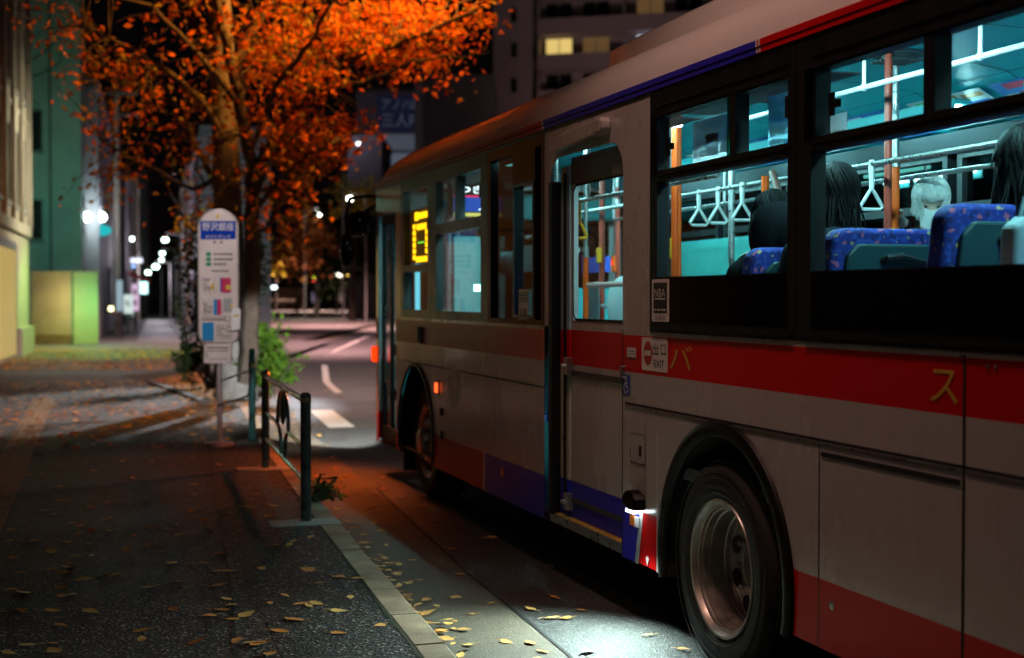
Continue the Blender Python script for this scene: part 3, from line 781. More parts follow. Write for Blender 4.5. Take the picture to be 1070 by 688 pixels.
# green and white sticker on the smoked window
gs = MB(); gs.prism(ring2(8.39, 1.625, .10, .095, .012), SD, -.0185, -.0175); gso = gs.build('door_sticker', sticker_white, bus)
g = MB()
g.raw([SD(8.48,1.64,-.02), SD(8.30,1.64,-.02), SD(8.30,1.705,-.02), SD(8.48,1.705,-.02)], [(0,1,2,3)], 0)
for k in range(3): g.raw([SD(8.47,1.65+.02*k,-.021), SD(8.31,1.65+.02*k,-.021), SD(8.31,1.657+.02*k,-.021), SD(8.47,1.657+.02*k,-.021)], [(0,1,2,3)], 2)
for k in range(3): g.raw([SD(8.455-.05*k,1.555,-.02), SD(8.425-.05*k,1.555,-.02), SD(8.425-.05*k,1.60,-.02), SD(8.455-.05*k,1.60,-.02)], [(0,1,2,3)], 1)
g.build('sticker_print', [sticker_green, sticker_black, sticker_white], gso)
# ================================================================ INSIDE THE BUS (parts of the bus)
wall_int = mat('teal_tinted_panel', (.03, .40, .42), .45, var=.06)  # teal of the interior lighting put into the panel colour
ceil_int = mat('interior_ceiling', (.012, .36, .42), .5, var=.06)  # same teal cast put into the ceiling colour
dark_int = mat('interior_dark_panel', (.05, .055, .06), .5, var=.1)
floor_int = mat('interior_floor', (.10, .10, .11), .55, var=.2, vscale=10)
seat_back_m = mat('seat_back_shell', (.02, .06, .068), .4, var=.08)
orange_pole = mat('orange_pole', (1.0, .10, .001), .35, var=.06)
red_pole = mat('dull_red_pole', (.50, .055, .03), .38, var=.08)
strap_white = mat('white_strap', (.75, .78, .76), .35, var=.04)
strap_yellow = mat('yellow_strap', (.95, .36, .01), .35, var=.04)
black_handle = mat('black_handle', (.012, .012, .013), .4, var=.1)
tube_glow = emis('fluorescent_glow', (.40, .90, .93), 135.0)
night_glass = mat('far_window_dark', (.006, .008, .01), .06, spec=.6)

def seat_fabric():
    m = bpy.data.materials.new('blue_patterned_fabric'); m.use_nodes = True
    nt = m.node_tree; N = nt.nodes; K = nt.links; b = N['Principled BSDF']
    tc = N.new('ShaderNodeTexCoord'); v = N.new('ShaderNodeTexVoronoi'); v.inputs['Scale'].default_value = 60
    K.new(tc.outputs['Object'], v.inputs['Vector'])
    sep = N.new('ShaderNodeSeparateColor'); K.new(v.outputs['Color'], sep.inputs[0])
    cr = N.new('ShaderNodeValToRGB'); cr.color_ramp.interpolation = 'CONSTANT'
    e = cr.color_ramp.elements; e[0].color = (.012, .025, .24, 1); e[1].position = .62; e[1].color = (.02, .06, .36, 1)
    for p, c in ((.80, (.01, .014, .13, 1)), (.92, (.35, .25, .12, 1)), (.96, (.45, .1, .2, 1))):
        x = e.new(p); x.color = c
    K.new(sep.outputs[0], cr.inputs[0]); K.new(cr.outputs[0], b.inputs['Base Color']); b.inputs['Roughness'].default_value = .75
    MATS['fab'] = m; return m
fabric = seat_fabric()

# floor, raised rear floor, lining, ceiling
g = MB(); g.box(DB+.03, DB+BW-.03, 6.40, 12.85, .346, .372); g.box(DB+.03, DB+BW-.03, Y0+.06, 6.395, .80, .86); g.box(DB+.03, DB+BW-.03, 6.395, 6.41, .373, .86)
g.build('bus_floor', floor_int, bus)
g = MB()
for (a, b) in ((Y0+.05, 6.73), (8.02, 12.05)): g.raw([SD(a, 1.12, .055), SD(b, 1.12, .055), SD(b, 1.50, .055), SD(a, 1.50, .055)], [(0,1,2,3)])
for (a, b) in ((8.02, 10.6),): g.raw([SD(a, .37, .055), SD(b, .37, .055), SD(b, .9, .055), SD(a, .9, .055)], [(0,1,2,3)])
g.raw([FD(Y0+.05, .37, .055), FD(12.8, .37, .055), FD(12.8, 1.50, .055), FD(Y0+.05, 1.50, .055)], [(0,1,2,3)])
g.raw([FD(Y0+.05, 2.56, .055), FD(12.8, 2.56, .055), FD(12.8, 2.62, .055), FD(Y0+.05, 2.62, .055)], [(0,1,2,3)])
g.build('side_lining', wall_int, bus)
# the window shelf of pale plastic seen through the first rear window
g = MB(); g.box(DB+.056, DB+.11, 5.30, 6.33, 1.735, 1.768); g.build('window_shelf', mat('pale_pink_shelf', (.7, .55, .52), .4, var=.05), bus, bevel=.006)
g = MB()
cp = [(.05, 2.62), (.20, 2.68), (.55, 2.86), (.80, 2.90), (BW/2, 2.91)]
cp = cp + [(BW-a, z) for a, z in cp[-2::-1]]
for i in range(len(cp)-1):
    for (ya, yb) in ((Y0+.05, 12.85),):
        g.poly([(DB+cp[i][0], ya, cp[i][1]), (DB+cp[i+1][0], ya, cp[i+1][1]), (DB+cp[i+1][0], yb, cp[i+1][1]), (DB+cp[i][0], yb, cp[i][1])])
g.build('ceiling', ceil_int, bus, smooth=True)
g = MB()
for (a, b) in ((2.40, 3.3), (4.95, 6.30), (6.42, 7.9), (9.2, 10.7)):
    g.box(DB+.06, DB+.30, a, b, 2.575, 2.58)
g.build('duct_panel', dark_int, bus)
g = MB(); g.raw([FD(Y0+.05, 2.55, .085), FD(12.8, 2.55, .085), FD(12.8, 2.665, .19), FD(Y0+.05, 2.665, .19)], [(0,1,2,3)]); g.build('duct_panel', dark_int, bus)
# far windows: dark night glass in frames
for (a, b) in ((2.5, 4.05), (4.15, 5.7), (5.8, 7.3), (7.4, 8.9), (9.0, 10.5), (10.6, 12.0)):
    f = MB()
    f.plate([a, a+.05, b-.05, b], [1.46, 1.50, 2.20, 2.25, 2.52, 2.56], lambda u, v, a=a, b=b: None if (a+.05 < u < b-.05 and (1.50 < v < 2.20 or 2.25 < v < 2.52)) else 0, FD, -.016, .07)
    fo = f.build('far_window', black_trim, bus)
    q = MB(); q.poly([FD(a+.04, 1.49, .03), FD(b-.04, 1.49, .03), FD(b-.04, 2.53, .03), FD(a+.04, 2.53, .03)]); q.build('pane', smoked_glass, fo)
g = MB()
g.plate([Y0, 2.5, 12.0, 12.9], [1.486, 1.498, 2.56, WT], lambda u, v: None if (2.5 < u < 12.0 and v < 2.56) else 0, FD, -.012, .01)
g.build('far_window_band', black_trim, bus)
# ceiling lights: two rows of tubes
for x in (DB + .46, DB + BW - .46):
    for (a, b) in ((3.0, 4.4), (4.7, 6.1), (6.7, 7.9), (8.3, 9.4), (9.9, 11.3)):
        g = MB(); g.box(x-.05, x+.05, a, b, 2.755, 2.785); g.box(x-.062, x-.052, a, b, 2.675, 2.79) if x < DB+1 else g.box(x-.062, x-.052, a, b, 2.675, 2.79); lo = g.build('ceiling_light', wall_int, bus)  # board beside each tube added to block its light and hide it
        g = MB(); g.tube([(x, a+.03, 2.735), (x, b-.03, 2.735)], .022, 10); g.build('light_tube', tube_glow, lo, smooth=True)
g = MB(); g.tube([(DB+.72, 10.2, 2.78), (DB+.72, 11.2, 2.78)], .018, 8); g.build('light_tube', emis('front_tube_glow', (.2, .95, .85), 8), bus)

p = on_plane(701, 127, DB+.30); g = MB(); g.lathe([(0,0),(.055,0),(.06,.03),(0,.03)], p, (0,0,-1), 16); g.build('ceiling_spot', emis('ceiling_spot_glow', (.7, .97, 1), 12), bus)
# ceiling rails with straps
def rail_tube(x, a, b, z=2.33, r=.014, m=None, name='handrail'):
    g = MB(); g.tube([(x, a, z), (x, b, z)], r, 8)
    for y in [a + (b-a)*k/4 for k in range(5)]: g.tube([(x, y, z), (x, y, 2.88)], .009, 6)
    return g.build(name, m or alu, bus, smooth=True)
XR = DB + 1.02
rail_tube(XR, 2.6, 11.0); rail_tube(DB + BW - .85, 2.6, 11.0); rail_tube(DB + .42, 6.5, 9.0, 2.30)
def strap(p, m, size=1.0, drop=.16, name='hand_strap', tilt=0.0, turn=0.0):
    """p: point on the rail"""
    g = MB(); p = Vector(p); w = .062*size; h = .105*size
    t = Vector((math.cos(turn), math.sin(turn), 0))
    top = p + Vector((0, 0, .02)); bot = p + Vector((0, 0, -drop))
    g.tube([top, p, bot], [.012, .016, .012], 6)
    q = [bot + Vector((0,0,.0)), bot - t*(w*.25) + Vector((0,0,-.02)), bot - t*w + Vector((0,0,-h+.015)), bot - t*(w-.015) + Vector((0,0,-h)),
         bot + t*(w-.015) + Vector((0,0,-h)), bot + t*w + Vector((0,0,-h+.015)), bot + t*(w*.25) + Vector((0,0,-.02))]
    g.tube(q, .0095*size, 8, closed=True)
    return g.build(name, m, bus, smooth=True)
for (px, py) in ((730, 204), (750, 201), (775, 198), (910, 172)):
    p = on_plane(px, py, XR); strap((XR, p.y, 2.33), strap_white, 1.0, .10 if px < 900 else .12)
strap((XR, 4.05, 2.33), strap_white, 1, .11)
p = on_plane(605, 205, DB+.42); strap((DB+.42, p.y, 2.30), strap_yellow, 1.05, .13, turn=.3)
for k, y in enumerate((12.0, 12.3)): strap((DB + BW - .85, y, 2.33), strap_white, 1, .14)
for y in (5.0,): strap((DB + BW - .85, y, 2.33), strap_white, 1, .14)

# bright rail under the ceiling, panel joints, vents and speakers
XC = DB + .90
g = MB(); g.tube([(XC, 2.5, 2.685), (XC, 7.2, 2.685)], .013, 8)
for y in (3.1, 4.02, 5.0, 5.9, 6.8): g.tube([(XC, y, 2.685), (XC, y, 2.90)], .010, 6); g.ball((XC, y, 2.685), .020, 8, 6)
g.build('ceiling_rail', mat('bright_rail', (.85, .88, .88), .3, metal=.3), bus, smooth=True)
def ceil_z(d):
    d = min(d, BW - d)
    for (a, za), (b, zb_) in zip(cp[:4], cp[1:5]):
        if d <= b: return za + (zb_-za)*(d-a)/(b-a)
    return cp[4][1]
g = MB(); ds = [.22 + (BW-.44)*k/24 for k in range(25)]
for y in [2.9 + .82*k for k in range(12)]:
    for a, b in zip(ds, ds[1:]): g.poly([(DB+a, y, ceil_z(a)-.004), (DB+b, y, ceil_z(b)-.004), (DB+b, y+.012, ceil_z(b)-.004), (DB+a, y+.012, ceil_z(a)-.004)])
for d in (.56, .80, BW-.80, BW-.56): g.poly([(DB+d-.006, 2.4, ceil_z(d)-.006), (DB+d+.006, 2.4, ceil_z(d)-.006), (DB+d+.006, 12.6, ceil_z(d)-.006), (DB+d-.006, 12.6, ceil_z(d)-.006)])
g.build('ceiling_joint', mat('ceiling_joint_teal', (.01, .10, .12), .7, var=.1), bus)
for y in (3.5, 4.75, 6.15, 7.6):
    g = MB(); g.lathe([(0,.03),(.07,.03),(.08,.012),(.13,.012),(.14,0),(0,0)], (DB+BW/2, y, 2.905), (0,0,-1), 24)
    for k in range(5): g.box(DB+BW/2-.10, DB+BW/2+.10, y-.09+.04*k, y-.075+.04*k, 2.862, 2.872)
    g.build('ceiling_vent', dark_int, bus, smooth=True)
for px, py, d in ((925, 58, .75), (1050, 12, .75)):
    p = on_plane(px, py, DB+d); g = MB(); g.box(p.x-.05, p.x+.05, p.y-.16, p.y+.16, 2.80, 2.86)
    for k in range(6): g.ball((p.x-.052, p.y-.12+.048*k, 2.815), .018, 8, 6)
    g.build('ceiling_speaker', black_trim, bus, smooth=True)
# stanchions
def pole(px, x, z0, z1, m, r=.018, capz=None):
    p = on_plane(px, 300, x)
    g = MB(); g.tube([(x, p.y, z0), (x, p.y, z1)], r, 10)
    o = g.build('pole', m, bus, smooth=True)
    if capz:
        g = MB(); g.tube([(x, p.y, capz), (x, p.y, capz+.07)], r+.004, 10); g.tube([(x, p.y, capz+.07), (x, p.y, 2.89)], r*.8, 10); g.build('pole_sleeve', alu, o, smooth=True)
    return o
pole(693, DB+.22, .86, 1.99, orange_pole, .017, 1.98)
pole(705, DB+.60, .86, 2.89, mat('amber_pole', (.8, .07, .004), .35, var=.06), .022)
pole(709, DB+.95, .86, 2.89, orange_pole, .017)
pole(799, DB+.85, .86, 2.33, orange_pole, .021)
pole(764, DB+1.6, .86, 2.89, alu, .022)
POLE_A = pole(935, DB+1.35, .86, 2.36, orange_pole, .021, 2.35)
pole(927, DB+1.15, .86, 2.89, red_pole, .020)
pole(612, DB+.55, .37, 1.95, orange_pole, .019, 1.94)
pole(629, DB+1.10, .37, 2.70, red_pole, .022)
pole(645, DB+1.75, .37, 2.62, red_pole, .022, 2.45)
pole(478, DB+1.0, .37, 2.74, alu, .02); pole(470, DB+.5, .37, 2.74, alu, .02)
g = MB(); a = on_plane(612, 298, DB+.55); b = on_plane(653, 297, DB+.75); g.tube([a, b], .018, 8); g.build('guard_rail', mat('pink_rail', (.55,.3,.26), .4, var=.05), bus, smooth=True)
g = MB(); a = on_plane(628, 320, DB+1.0); b = on_plane(655, 320, DB+1.2); g.tube([a, b], .016, 8); g.build('guard_rail', alu, bus, smooth=True)
g = MB(); a = on_plane(628, 267, DB+1.08); g.box(a.x-.03, a.x+.0, a.y-.03, a.y+.03, a.z-.06, a.z+.06); g.build('stop_button', strap_yellow, bus, bevel=.01)
g = MB(); a = on_plane(643, 276, DB+1.72); g.box(a.x-.03, a.x+.0, a.y-.03, a.y+.03, a.z-.07, a.z+.07); go = g.build('stop_button', orange_pole, bus, bevel=.01)
g = MB(); g.box(a.x-.034, a.x-.031, a.y-.014, a.y+.014, a.z-.01, a.z+.03); g.build('button_lamp', emis('button_red', (1,.03,.02), 3), go)
a = on_plane(707, 258, DB+.62); g = MB(); g.box(a.x-.045, a.x-.02, a.y-.02, a.y+.02, a.z-.07, a.z+.05); g.build('stop_button', strap_yellow, bus, bevel=.008)
# curved brown grab bar near the middle pillar
g = MB(); P = [on_plane(x, y, DB+.95) for x, y in ((806, 180), (813, 200), (822, 215), (826, 222))]; g.tube(P, .02, 8); g.build('grab_bar', mat('brown_grab_bar', (.2,.07,.05), .4, var=.05), bus, smooth=True)

# seats: forward facing, seen from behind
def seat(x0, x1, y, zf, top, handle=True, lean=.10, slope=.04):
    """back shell from the floor level zf up to top, fabric round its edge and on its front"""
    th = .10; w = x1 - x0; zc = zf + .43
    g = MB()
    A = lambda u, v, d: (x0 + u, y + d + lean*(v - zc)*-1.0, v)
    # fabric cushion with a rounded top, front side faces +y
    out = []
    r = .07
    out += [(0+slope*0, zc-.05), (w, zc-.05), (w - slope*.3, top - r)]
    for k in range(6): q = math.pi/2*k/5; out.append((w - slope*.3 - r + r*math.cos(q), top - r + r*math.sin(q)))
    for k in range(6): q = math.pi/2 + math.pi/2*k/5; out.append((slope + r + r*math.cos(q), top - r + r*math.sin(q)))
    g.prism(out, A, -.012, th)
    bo = g.build('seat', fabric, bus, bevel=.022, bseg=3, smooth=True)
    s_ = MB()
    inn = [(.055 + slope*.2, zc), (w-.055, zc), (w-.055-slope*.2, top-.11), (w-.11, top-.065), (slope + .10, top-.065), (slope + .055, top-.11)]
    s_.prism(inn, A, -.035, -.0125); so = s_.build('seat_shell', seat_back_m, bo, bevel=.012, bseg=2)
    if handle:
        h = MB(); c = w*.52
        h.tube([A(c-.17, top-.135, -.035), A(c-.165, top-.125, -.06), A(c-.10, top-.118, -.066), A(c+.03, top-.148, -.066), A(c+.12, top-.125, -.066), A(c+.165, top-.115, -.06), A(c+.17, top-.115, -.035)], .017, 8)
        h.build('seat_handle', black_handle, bo, smooth=True)
    c_ = MB(); c_.box(x0+.01, x1-.01, y+.10, y+.55, zc-.06, zc+.05); c_.build('seat_cushion', fabric, bo, bevel=.03, bseg=3)
    l_ = MB(); l_.box(x0+.05, x1-.05, y+.15, y+.50, zf+.0, zc-.065); l_.build('seat_base', dark_int, bo, bevel=.01)
    return bo
seat(DB+.17, DB+1.00, 5.08, .86, 1.955)
seat(DB+.20, DB+1.02, 4.36, .86, 2.01)
seat(DB+.17, DB+1.00, 3.55, .86, 1.96)
seat(DB+.17, DB+1.00, 5.78, .86, 1.90)
for y in (2.7, 3.6, 4.4, 5.3): seat(DB+BW-.98, DB+BW-.12, y, .86, 1.90, True)
for y in (6.9, 7.7, 8.5, 9.3): seat(DB+BW-.58, DB+BW-.12, y, .40, 1.42, True)
for y in (8.3, 9.1): seat(DB+.12, DB+.55, y, .40, 1.40, True)
# round grey headrest and screen by the door
g = MB(); p = on_plane(652, 318, DB+.95); g.ball(p, (.13, .04, .20), 18, 12); g.build('wheelchair_backrest', mat('pale_grey_pad', (.5,.55,.55), .6, var=.06), bus, smooth=True)
g = MB(); p = on_plane(618, 325, DB+1.0); g.box(p.x-.02, p.x+.02, p.y-.1, p.y+.1, .4, p.z+.2); g.build('side_panel', dark_int, bus)
g = MB(); p = on_plane(625, 277, DB+BW-.62); g.box(p.x-.05, p.x, p.y-.3, p.y+.3, p.z-.07, p.z+.07); g.build('blue_notice', mat('blue_notice', (.04,.1,.6), .5), bus)

# notices and adverts in the coving and hanging by the windows
def advert(y0, y1, d0, z0, d1, z1, cols, name='advert', side=FD):
    """paper leaning in the coving: bottom edge at (d0, z0), top edge at (d1, z1)"""
    random.seed(int(y0*100))
    def mp(u, v, e): return side(y0 + (y1-y0)*u, z0 + (z1-z0)*v, d0 + (d1-d0)*v + .004 + e)
    g = MB(); g.raw([mp(0,0,0), mp(1,0,0), mp(1,1,0), mp(0,1,0)], [(0,1,2,3)], 0)
    k = 0
    for r in range(4):
        x = .04
        while x < .9:
            w = random.uniform(.1, .35); h = random.uniform(.10, .18); mi = random.choice([1, 2, 3, 1, 2])
            v = .06 + r*.235
            e = .0015 + .0003*k; k += 1
            g.raw([mp(x, v, e), mp(min(.96, x+w), v, e), mp(min(.96, x+w), v+h, e), mp(x, v+h, e)], [(0,1,2,3)], mi); x += w + random.uniform(.02, .06)
    return g.build(name, [cols[0], cols[1], cols[2], cols[3]], bus)
cA = [mat('advert_pale', (.5,.58,.6), .5), mat('advert_blue', (.04,.16,.42), .5), mat('advert_orange', (.5,.2,.06), .5), mat('advert_green', (.1,.4,.1), .5)]
cB = [mat('advert_blue', (.04,.16,.42), .5), mat('advert_cyan', (.08,.4,.5), .5), mat('advert_pale', (.5,.58,.6), .5), mat('advert_red', (.42,.05,.08), .5)]
yy = 2.6
for k in range(11):
    advert(yy, yy + .70, .225, 2.678, .50, 2.82, cA if k % 2 else cB); yy += .78
# sheets hung inside the sliding panes of the first rear window and a small notice in the second
advert(5.62, 6.05, .06, 2.26, .06, 2.50, [paper('notice_paper', (.85,.92,.92)), paper('notice_text', (.36,.44,.46)), paper('notice_text', (.36,.44,.46)), mat('advert_blue', (.04,.16,.42), .5)], 'hanging_notice', SD)
advert(5.01, 5.30, .06, 2.28, .06, 2.52, [paper('poster_teal', (.3,.6,.7)), paper('poster_brown', (.5,.45,.4)), paper('poster_cyan', (.08,.4,.5)), paper('notice_text', (.36,.44,.46))], 'hanging_poster', SD)
g = MB(); g.box(DB+.03, DB+.034, 5.50, 5.62, 2.24, 2.56); g.build('green_blind', paper('green_blind', (.01,.25,.2)), bus)
advert(4.62, 4.74, .03, 2.295, .03, 2.37, [paper('notice_paper', (.85,.92,.92)), sticker_black, paper('notice_text', (.36,.44,.46)), sticker_black], 'window_notice', SD)

# destination screen behind the driver, seen from the back; side destination board; driver's partition and front fittings
g = MB(); g.box(DB+.46, DB+.94, 11.90, 11.96, 2.36, 2.70); so = g.build('display_screen', black_gloss, bus)
SC2 = lambda u, v, d: (DB+.48 + .44*u, 11.899 - d, 2.38 + .30*v)
g = MB()
def rect(g, u0, u1, v0, v1, d, mi): g.raw([SC2(u0,v0,d), SC2(u1,v0,d), SC2(u1,v1,d), SC2(u0,v1,d)], [(0,1,2,3)], mi)
rect(g, .0, 1, .18, .60, .001, 0); rect(g, 0, 1, .60, .66, .001, 1); rect(g, 0, 1, .04, .14, .001, 2)
g.text('上馬', SC2, .52, .92, .22, .56, .003, 3); g.text('つぎは', SC2, .10, .92, .72, .95, .003, 3)
g.build('screen_picture', [emis('screen_blue', (.02,.10,.5), 1.2), emis('screen_red', (.8,.05,.15), 1.2), emis('screen_yellow', (.75,.8,.2), 1.2), emis('screen_white', (.75,.98,1), 4.0)], so)
g = MB(); g.box(DB+.034, DB+.12, 10.98, 11.70, 1.96, 2.42); lb = g.build('side_destination_board', mat('led_board_case', (.16,.17,.12), .5, var=.1), bus)
led = emis('led_amber', (1.0, .50, .005), 3.2); ledg = emis('led_green', (.2, .9, .05), 1.5)
g = MB()
def dot(y, z, w, h, mi=0): g.box(DB+.026, DB+.0335, y+.04-w/2, y+.04+w/2, z-h/2, z+h/2, mi)
for k in range(5): dot(11.42 - k*.095, 2.355, .082 if k else .10, .05 if k else .07)
for k in range(6): dot(11.50, 2.27 - k*.052, .075, .04)
for k in range(3): dot(11.36 - k*.115, 2.262, .07, .05); 
for k in range(4): dot(11.38 - k*.12, 1.99, .085, .045)
for k in range(4): dot(11.06, 2.21 - k*.052, .08, .04)
for k in range(4): dot(11.35 - k*.06, 2.13, .02, .014, 1)
g.build('led_characters', [led, ledg], lb)
g = MB(); g.box(DB+.10, DB+BW-.10, 12.62, 12.80, .37, 1.30); g.box(DB+.10, DB+BW-.10, 12.70, 12.95, 2.42, 2.66); g.build('dashboard', wall_int, bus, bevel=.03)
g = MB(); g.box(DB+.50, DB+.98, 11.98, 12.02, 1.0, 2.22); g.build('front_partition', mat('partition_teal', (.25,.5,.5), .5, var=.08), bus, bevel=.01)
g = MB(); g.box(DB+BW-.10, DB+BW-.072, 9.4, 11.5, 1.44, 2.16); g.build('side_board', mat('teal_side_board', (.03, .22, .2), .5, var=.12), bus, bevel=.006)
# driver's cab
g = MB(); g.box(DB+1.45, DB+BW-.1, 11.6, 11.64, .4, 1.75); g.build('cab_partition', wall_int, bus)
g = MB(); g.box(DB+.9, DB+1.2, 11.3, 11.6, .37, 1.35); go = g.build('fare_box', mat('fare_box_white', (.6,.6,.62), .4, var=.05), bus, bevel=.02)
g = MB(); g.box(DB+.92, DB+1.18, 11.28, 11.298, 1.05, 1.25); g.build('fare_panel', mat('fare_yellow', (.6,.4,.05), .4), go)
# papers and cushions glimpsed in the front windows
a = on_plane(484, 262, DB+.5); g = MB(); g.box(a.x-.02, a.x, 9.46, 9.95, 1.86, 2.06); g.build('hanging_sign', mat('grey_sign', (.4,.42,.42), .5, var=.1), bus)
g = MB(); g.box(DB+.10, DB+.105, 9.40, 9.72, 1.58, 1.74); random.seed(3)
for k in range(14): 
    y = random.uniform(9.42, 9.68); z = random.uniform(1.60, 1.71); g.box(DB+.095, DB+.099, y, y+.05, z, z+.02, random.choice([1,2]))
g.build('route_leaflets', [mat('leaflet_pale', (.5,.62,.62), .5), mat('advert_orange', (.5,.2,.06), .5), mat('leaflet_dark', (.1,.1,.12), .5)], bus)
g = MB(); g.ball((DB+.42, 10.1, 1.93), (.14, .10, .09), 14, 10); g.build('teal_air_duct', mat('teal_plastic', (.05,.35,.38), .4), bus, smooth=True)
g = MB(); g.tube([(DB+.3, 10.55, 1.72), (DB+.3, 10.55, 1.77)], .025, 12); g.build('reading_lamp', emis('reading_lamp_glow', (.4, 1, .9), 9), bus)
g = MB(); g.tube([(DB+.62, 12.3, .8), (DB+.62, 12.3, 2.3)], .02, 8); g.build('pole', alu, bus, smooth=True)
g = MB(); g.box(DB+.30, DB+.34, 12.60, 12.63, .9, 2.2); g.build('door_streak_glow', emis('door_streak_cyan', (.15,.75,.9), 1.3), bus)  # added glow imitates the bright streak inside the front door

# ================================================================ PASSENGERS
skin = mat('skin', (.52, .34, .26), .5, var=.05, vscale=20)
coat_dark = mat('dark_coat', (.008, .008, .010), .9, spec=.08, var=.2, vscale=12, bump=.2, bscale=60)
coat_teal = mat('dark_teal_jacket', (.012, .02, .024), .9, spec=.1, var=.2, vscale=10, bump=.2, bscale=50)
hair_black = mat('black_hair', (.004, .0035, .0035), .6, var=.25, vscale=40, spec=.1)
hair_brown = mat('dark_brown_hair', (.006, .004, .004), .55, var=.25, vscale=40, spec=.14)
hair_fair = mat('fair_hair', (.44, .45, .43), .4, var=.3, vscale=30)

def capsule(mb, a, b, ra, rb, n=12):
    a = Vector(a); b = Vector(b); d = (b-a)
    t = d.normalized() if d.length > 1e-6 else Vector((0,0,1))
    P = []; R = []
    for k in range(4): q = -math.pi/2 + math.pi/2*k/4 + .12; P.append(a + t*ra*math.sin(q)); R.append(ra*math.cos(q))
    for k in range(4): P.append(a.lerp(b, k/3)); R.append(ra + (rb-ra)*k/3)
    for k in range(1, 5): q = math.pi/2*k/4 - .12; P.append(b + t*rb*math.sin(q)); R.append(rb*math.cos(q))
    mb.tube(P, R, n)

def person(label, pelvis, yaw, head, head_q, coat, hair_m, hair_len=.10, hair_style='long', hands=None, mask=False, shoulder_drop=0.0, group=None, fingers_on=None, bulk=1.0):
    """one continuous body: torso, limbs, head and fingers fused into a single surface. Local +y of yaw is where the body faces."""
    Rz = Quaternion((0,0,1), yaw); P = Vector(pelvis); H = Vector(head)
    L = lambda x, y, z: P + Rz @ Vector((x, y, z))
    neck = H + head_q @ Vector((0, -.015, -.135))
    chest = P.lerp(neck, .62); 
    axis = (neck - P).normalized()
    sh_c = neck - axis*.10
    sx = Rz @ Vector((1,0,0))
    mb = MB()
    capsule(mb, L(-.07,0,0), L(.07,0,0), .14, .14); capsule(mb, P, chest, .135*bulk, .15*bulk)
    capsule(mb, chest - sx*.07, chest + sx*.07, .125*bulk, .125*bulk); capsule(mb, sh_c - sx*.13, sh_c + sx*.13, .075*bulk, .075*bulk)
    capsule(mb, sh_c, neck + (neck-sh_c)*.4, .062, .052)
    # legs, seated
    for s in (-1, 1):
        hip = L(.09*s, .02, -.02); knee = L(.10*s, .42, .0); ank = L(.10*s, .44, -.40); toe = L(.11*s, .60, -.44)
        capsule(mb, hip, knee, .085, .06); capsule(mb, knee, ank, .055, .04); capsule(mb, ank, toe, .042, .035)
    fing = []
    for s in (-1, 1):
        sho = sh_c + sx*(.185*s) - axis*.03
        tgt = hands.get(s) if hands else None
        hand = Vector(tgt) if tgt is not None else L(.12*s, .30, .12)
        mid = sho.lerp(hand, .5); d = (hand - sho).length; bend = math.sqrt(max(.30**2 - (d/2)**2, .0)) if d < .6 else 0
        el = mid + (Rz @ Vector((.4*s, -.15, -.8))).normalized()*bend
        capsule(mb, sho, el, .062*bulk, .046); wr = el.lerp(hand, .86); capsule(mb, el, wr, .045, .030)
        if fingers_on and fingers_on[0] == s:
            # palm beside the pole, four fingers closed round it and the thumb over the front
            c = Vector(fingers_on[1]); pr = fingers_on[2]; side = (wr - c); side.z = 0; side.normalize(); fwd = Vector((0,0,1)).cross(side)
            capsule(mb, wr, c + side*(pr+.022) , .028, .030)
            for k in range(4):
                z = .036 - .024*k; ln = (.9, 1.0, .95, .75)[k]
                pts = [c + side*(pr+.020) + Vector((0,0,z))]
                for a in (35, 75, 115, 155): 
                    qa = rad(a*ln); pts.append(c + (side*math.cos(qa) + fwd*math.sin(qa))*(pr+.010) + Vector((0,0,z)))
                mb.tube(pts, [.012, .0115, .0108, .010, .0085], 8)
            pts = [c + side*(pr+.03) + Vector((0,0,.03))]
            for a in (-30, -70, -105): qa = rad(a); pts.append(c + (side*math.cos(qa) + fwd*math.sin(qa))*(pr+.011) + Vector((0,0,.045)))
            mb.tube(pts, [.014, .013, .012, .010], 8); fing.append(c)
        else:
            hd = (hand - wr).normalized(); capsule(mb, wr, hand, .028, .032)
            sd = hd.cross(Vector((0,0,1))).normalized() if abs(hd.z) < .95 else sx
            up = sd.cross(hd)
            for k in range(4):
                o = sd*(.027 - .018*k); ln = (.9, 1, .95, .75)[k]
                mb.tube([hand + o, hand + o + hd*.045*ln, hand + o + hd*.075*ln - up*.012, hand + o + hd*.088*ln - up*.03], [.0105,.010,.0095,.008], 8)
            mb.tube([hand + sd*.03 - hd*.02, hand + sd*.05 + hd*.01, hand + sd*.052 + hd*.04], [.012,.011,.009], 8)
    hq = lambda x, y, z: H + head_q @ Vector((x, y, z))
    mb.ball(hq(0, 0, .025), (.076, .094, .100), 20, 14, 0, head_q)           # skull
    mb.ball(hq(0, .025, -.045), (.058, .070, .082), 18, 12, 0, head_q)        # face and jaw
    capsule(mb, hq(0, .088, .008), hq(0, .106, -.030), .010, .016, 8)          # nose
    capsule(mb, hq(-.028, .080, -.066), hq(.028, .080, -.066), .011, .011, 8)  # lips
    capsule(mb, hq(-.045, .078, .026), hq(.045, .078, .026), .012, .012, 8)    # brow
    mb.ball(hq(0, .070, -.108), (.024, .022, .018), 10, 8, 0, head_q)          # chin
    for s in (-1, 1): mb.ball(hq(.078*s, -.005, -.012), (.010, .022, .032), 10, 8, 0, head_q)
    vo = bpy.data.meshes.new('raw'); vo.from_pydata(mb.v, [], mb.f)
    ro = bpy.data.objects.new('raw', vo); COL.objects.link(ro)
    rm = ro.modifiers.new('fuse', 'REMESH'); rm.mode = 'VOXEL'; rm.voxel_size = .0085
    sm_ = ro.modifiers.new('smooth', 'SMOOTH'); sm_.factor = .5; sm_.iterations = 3
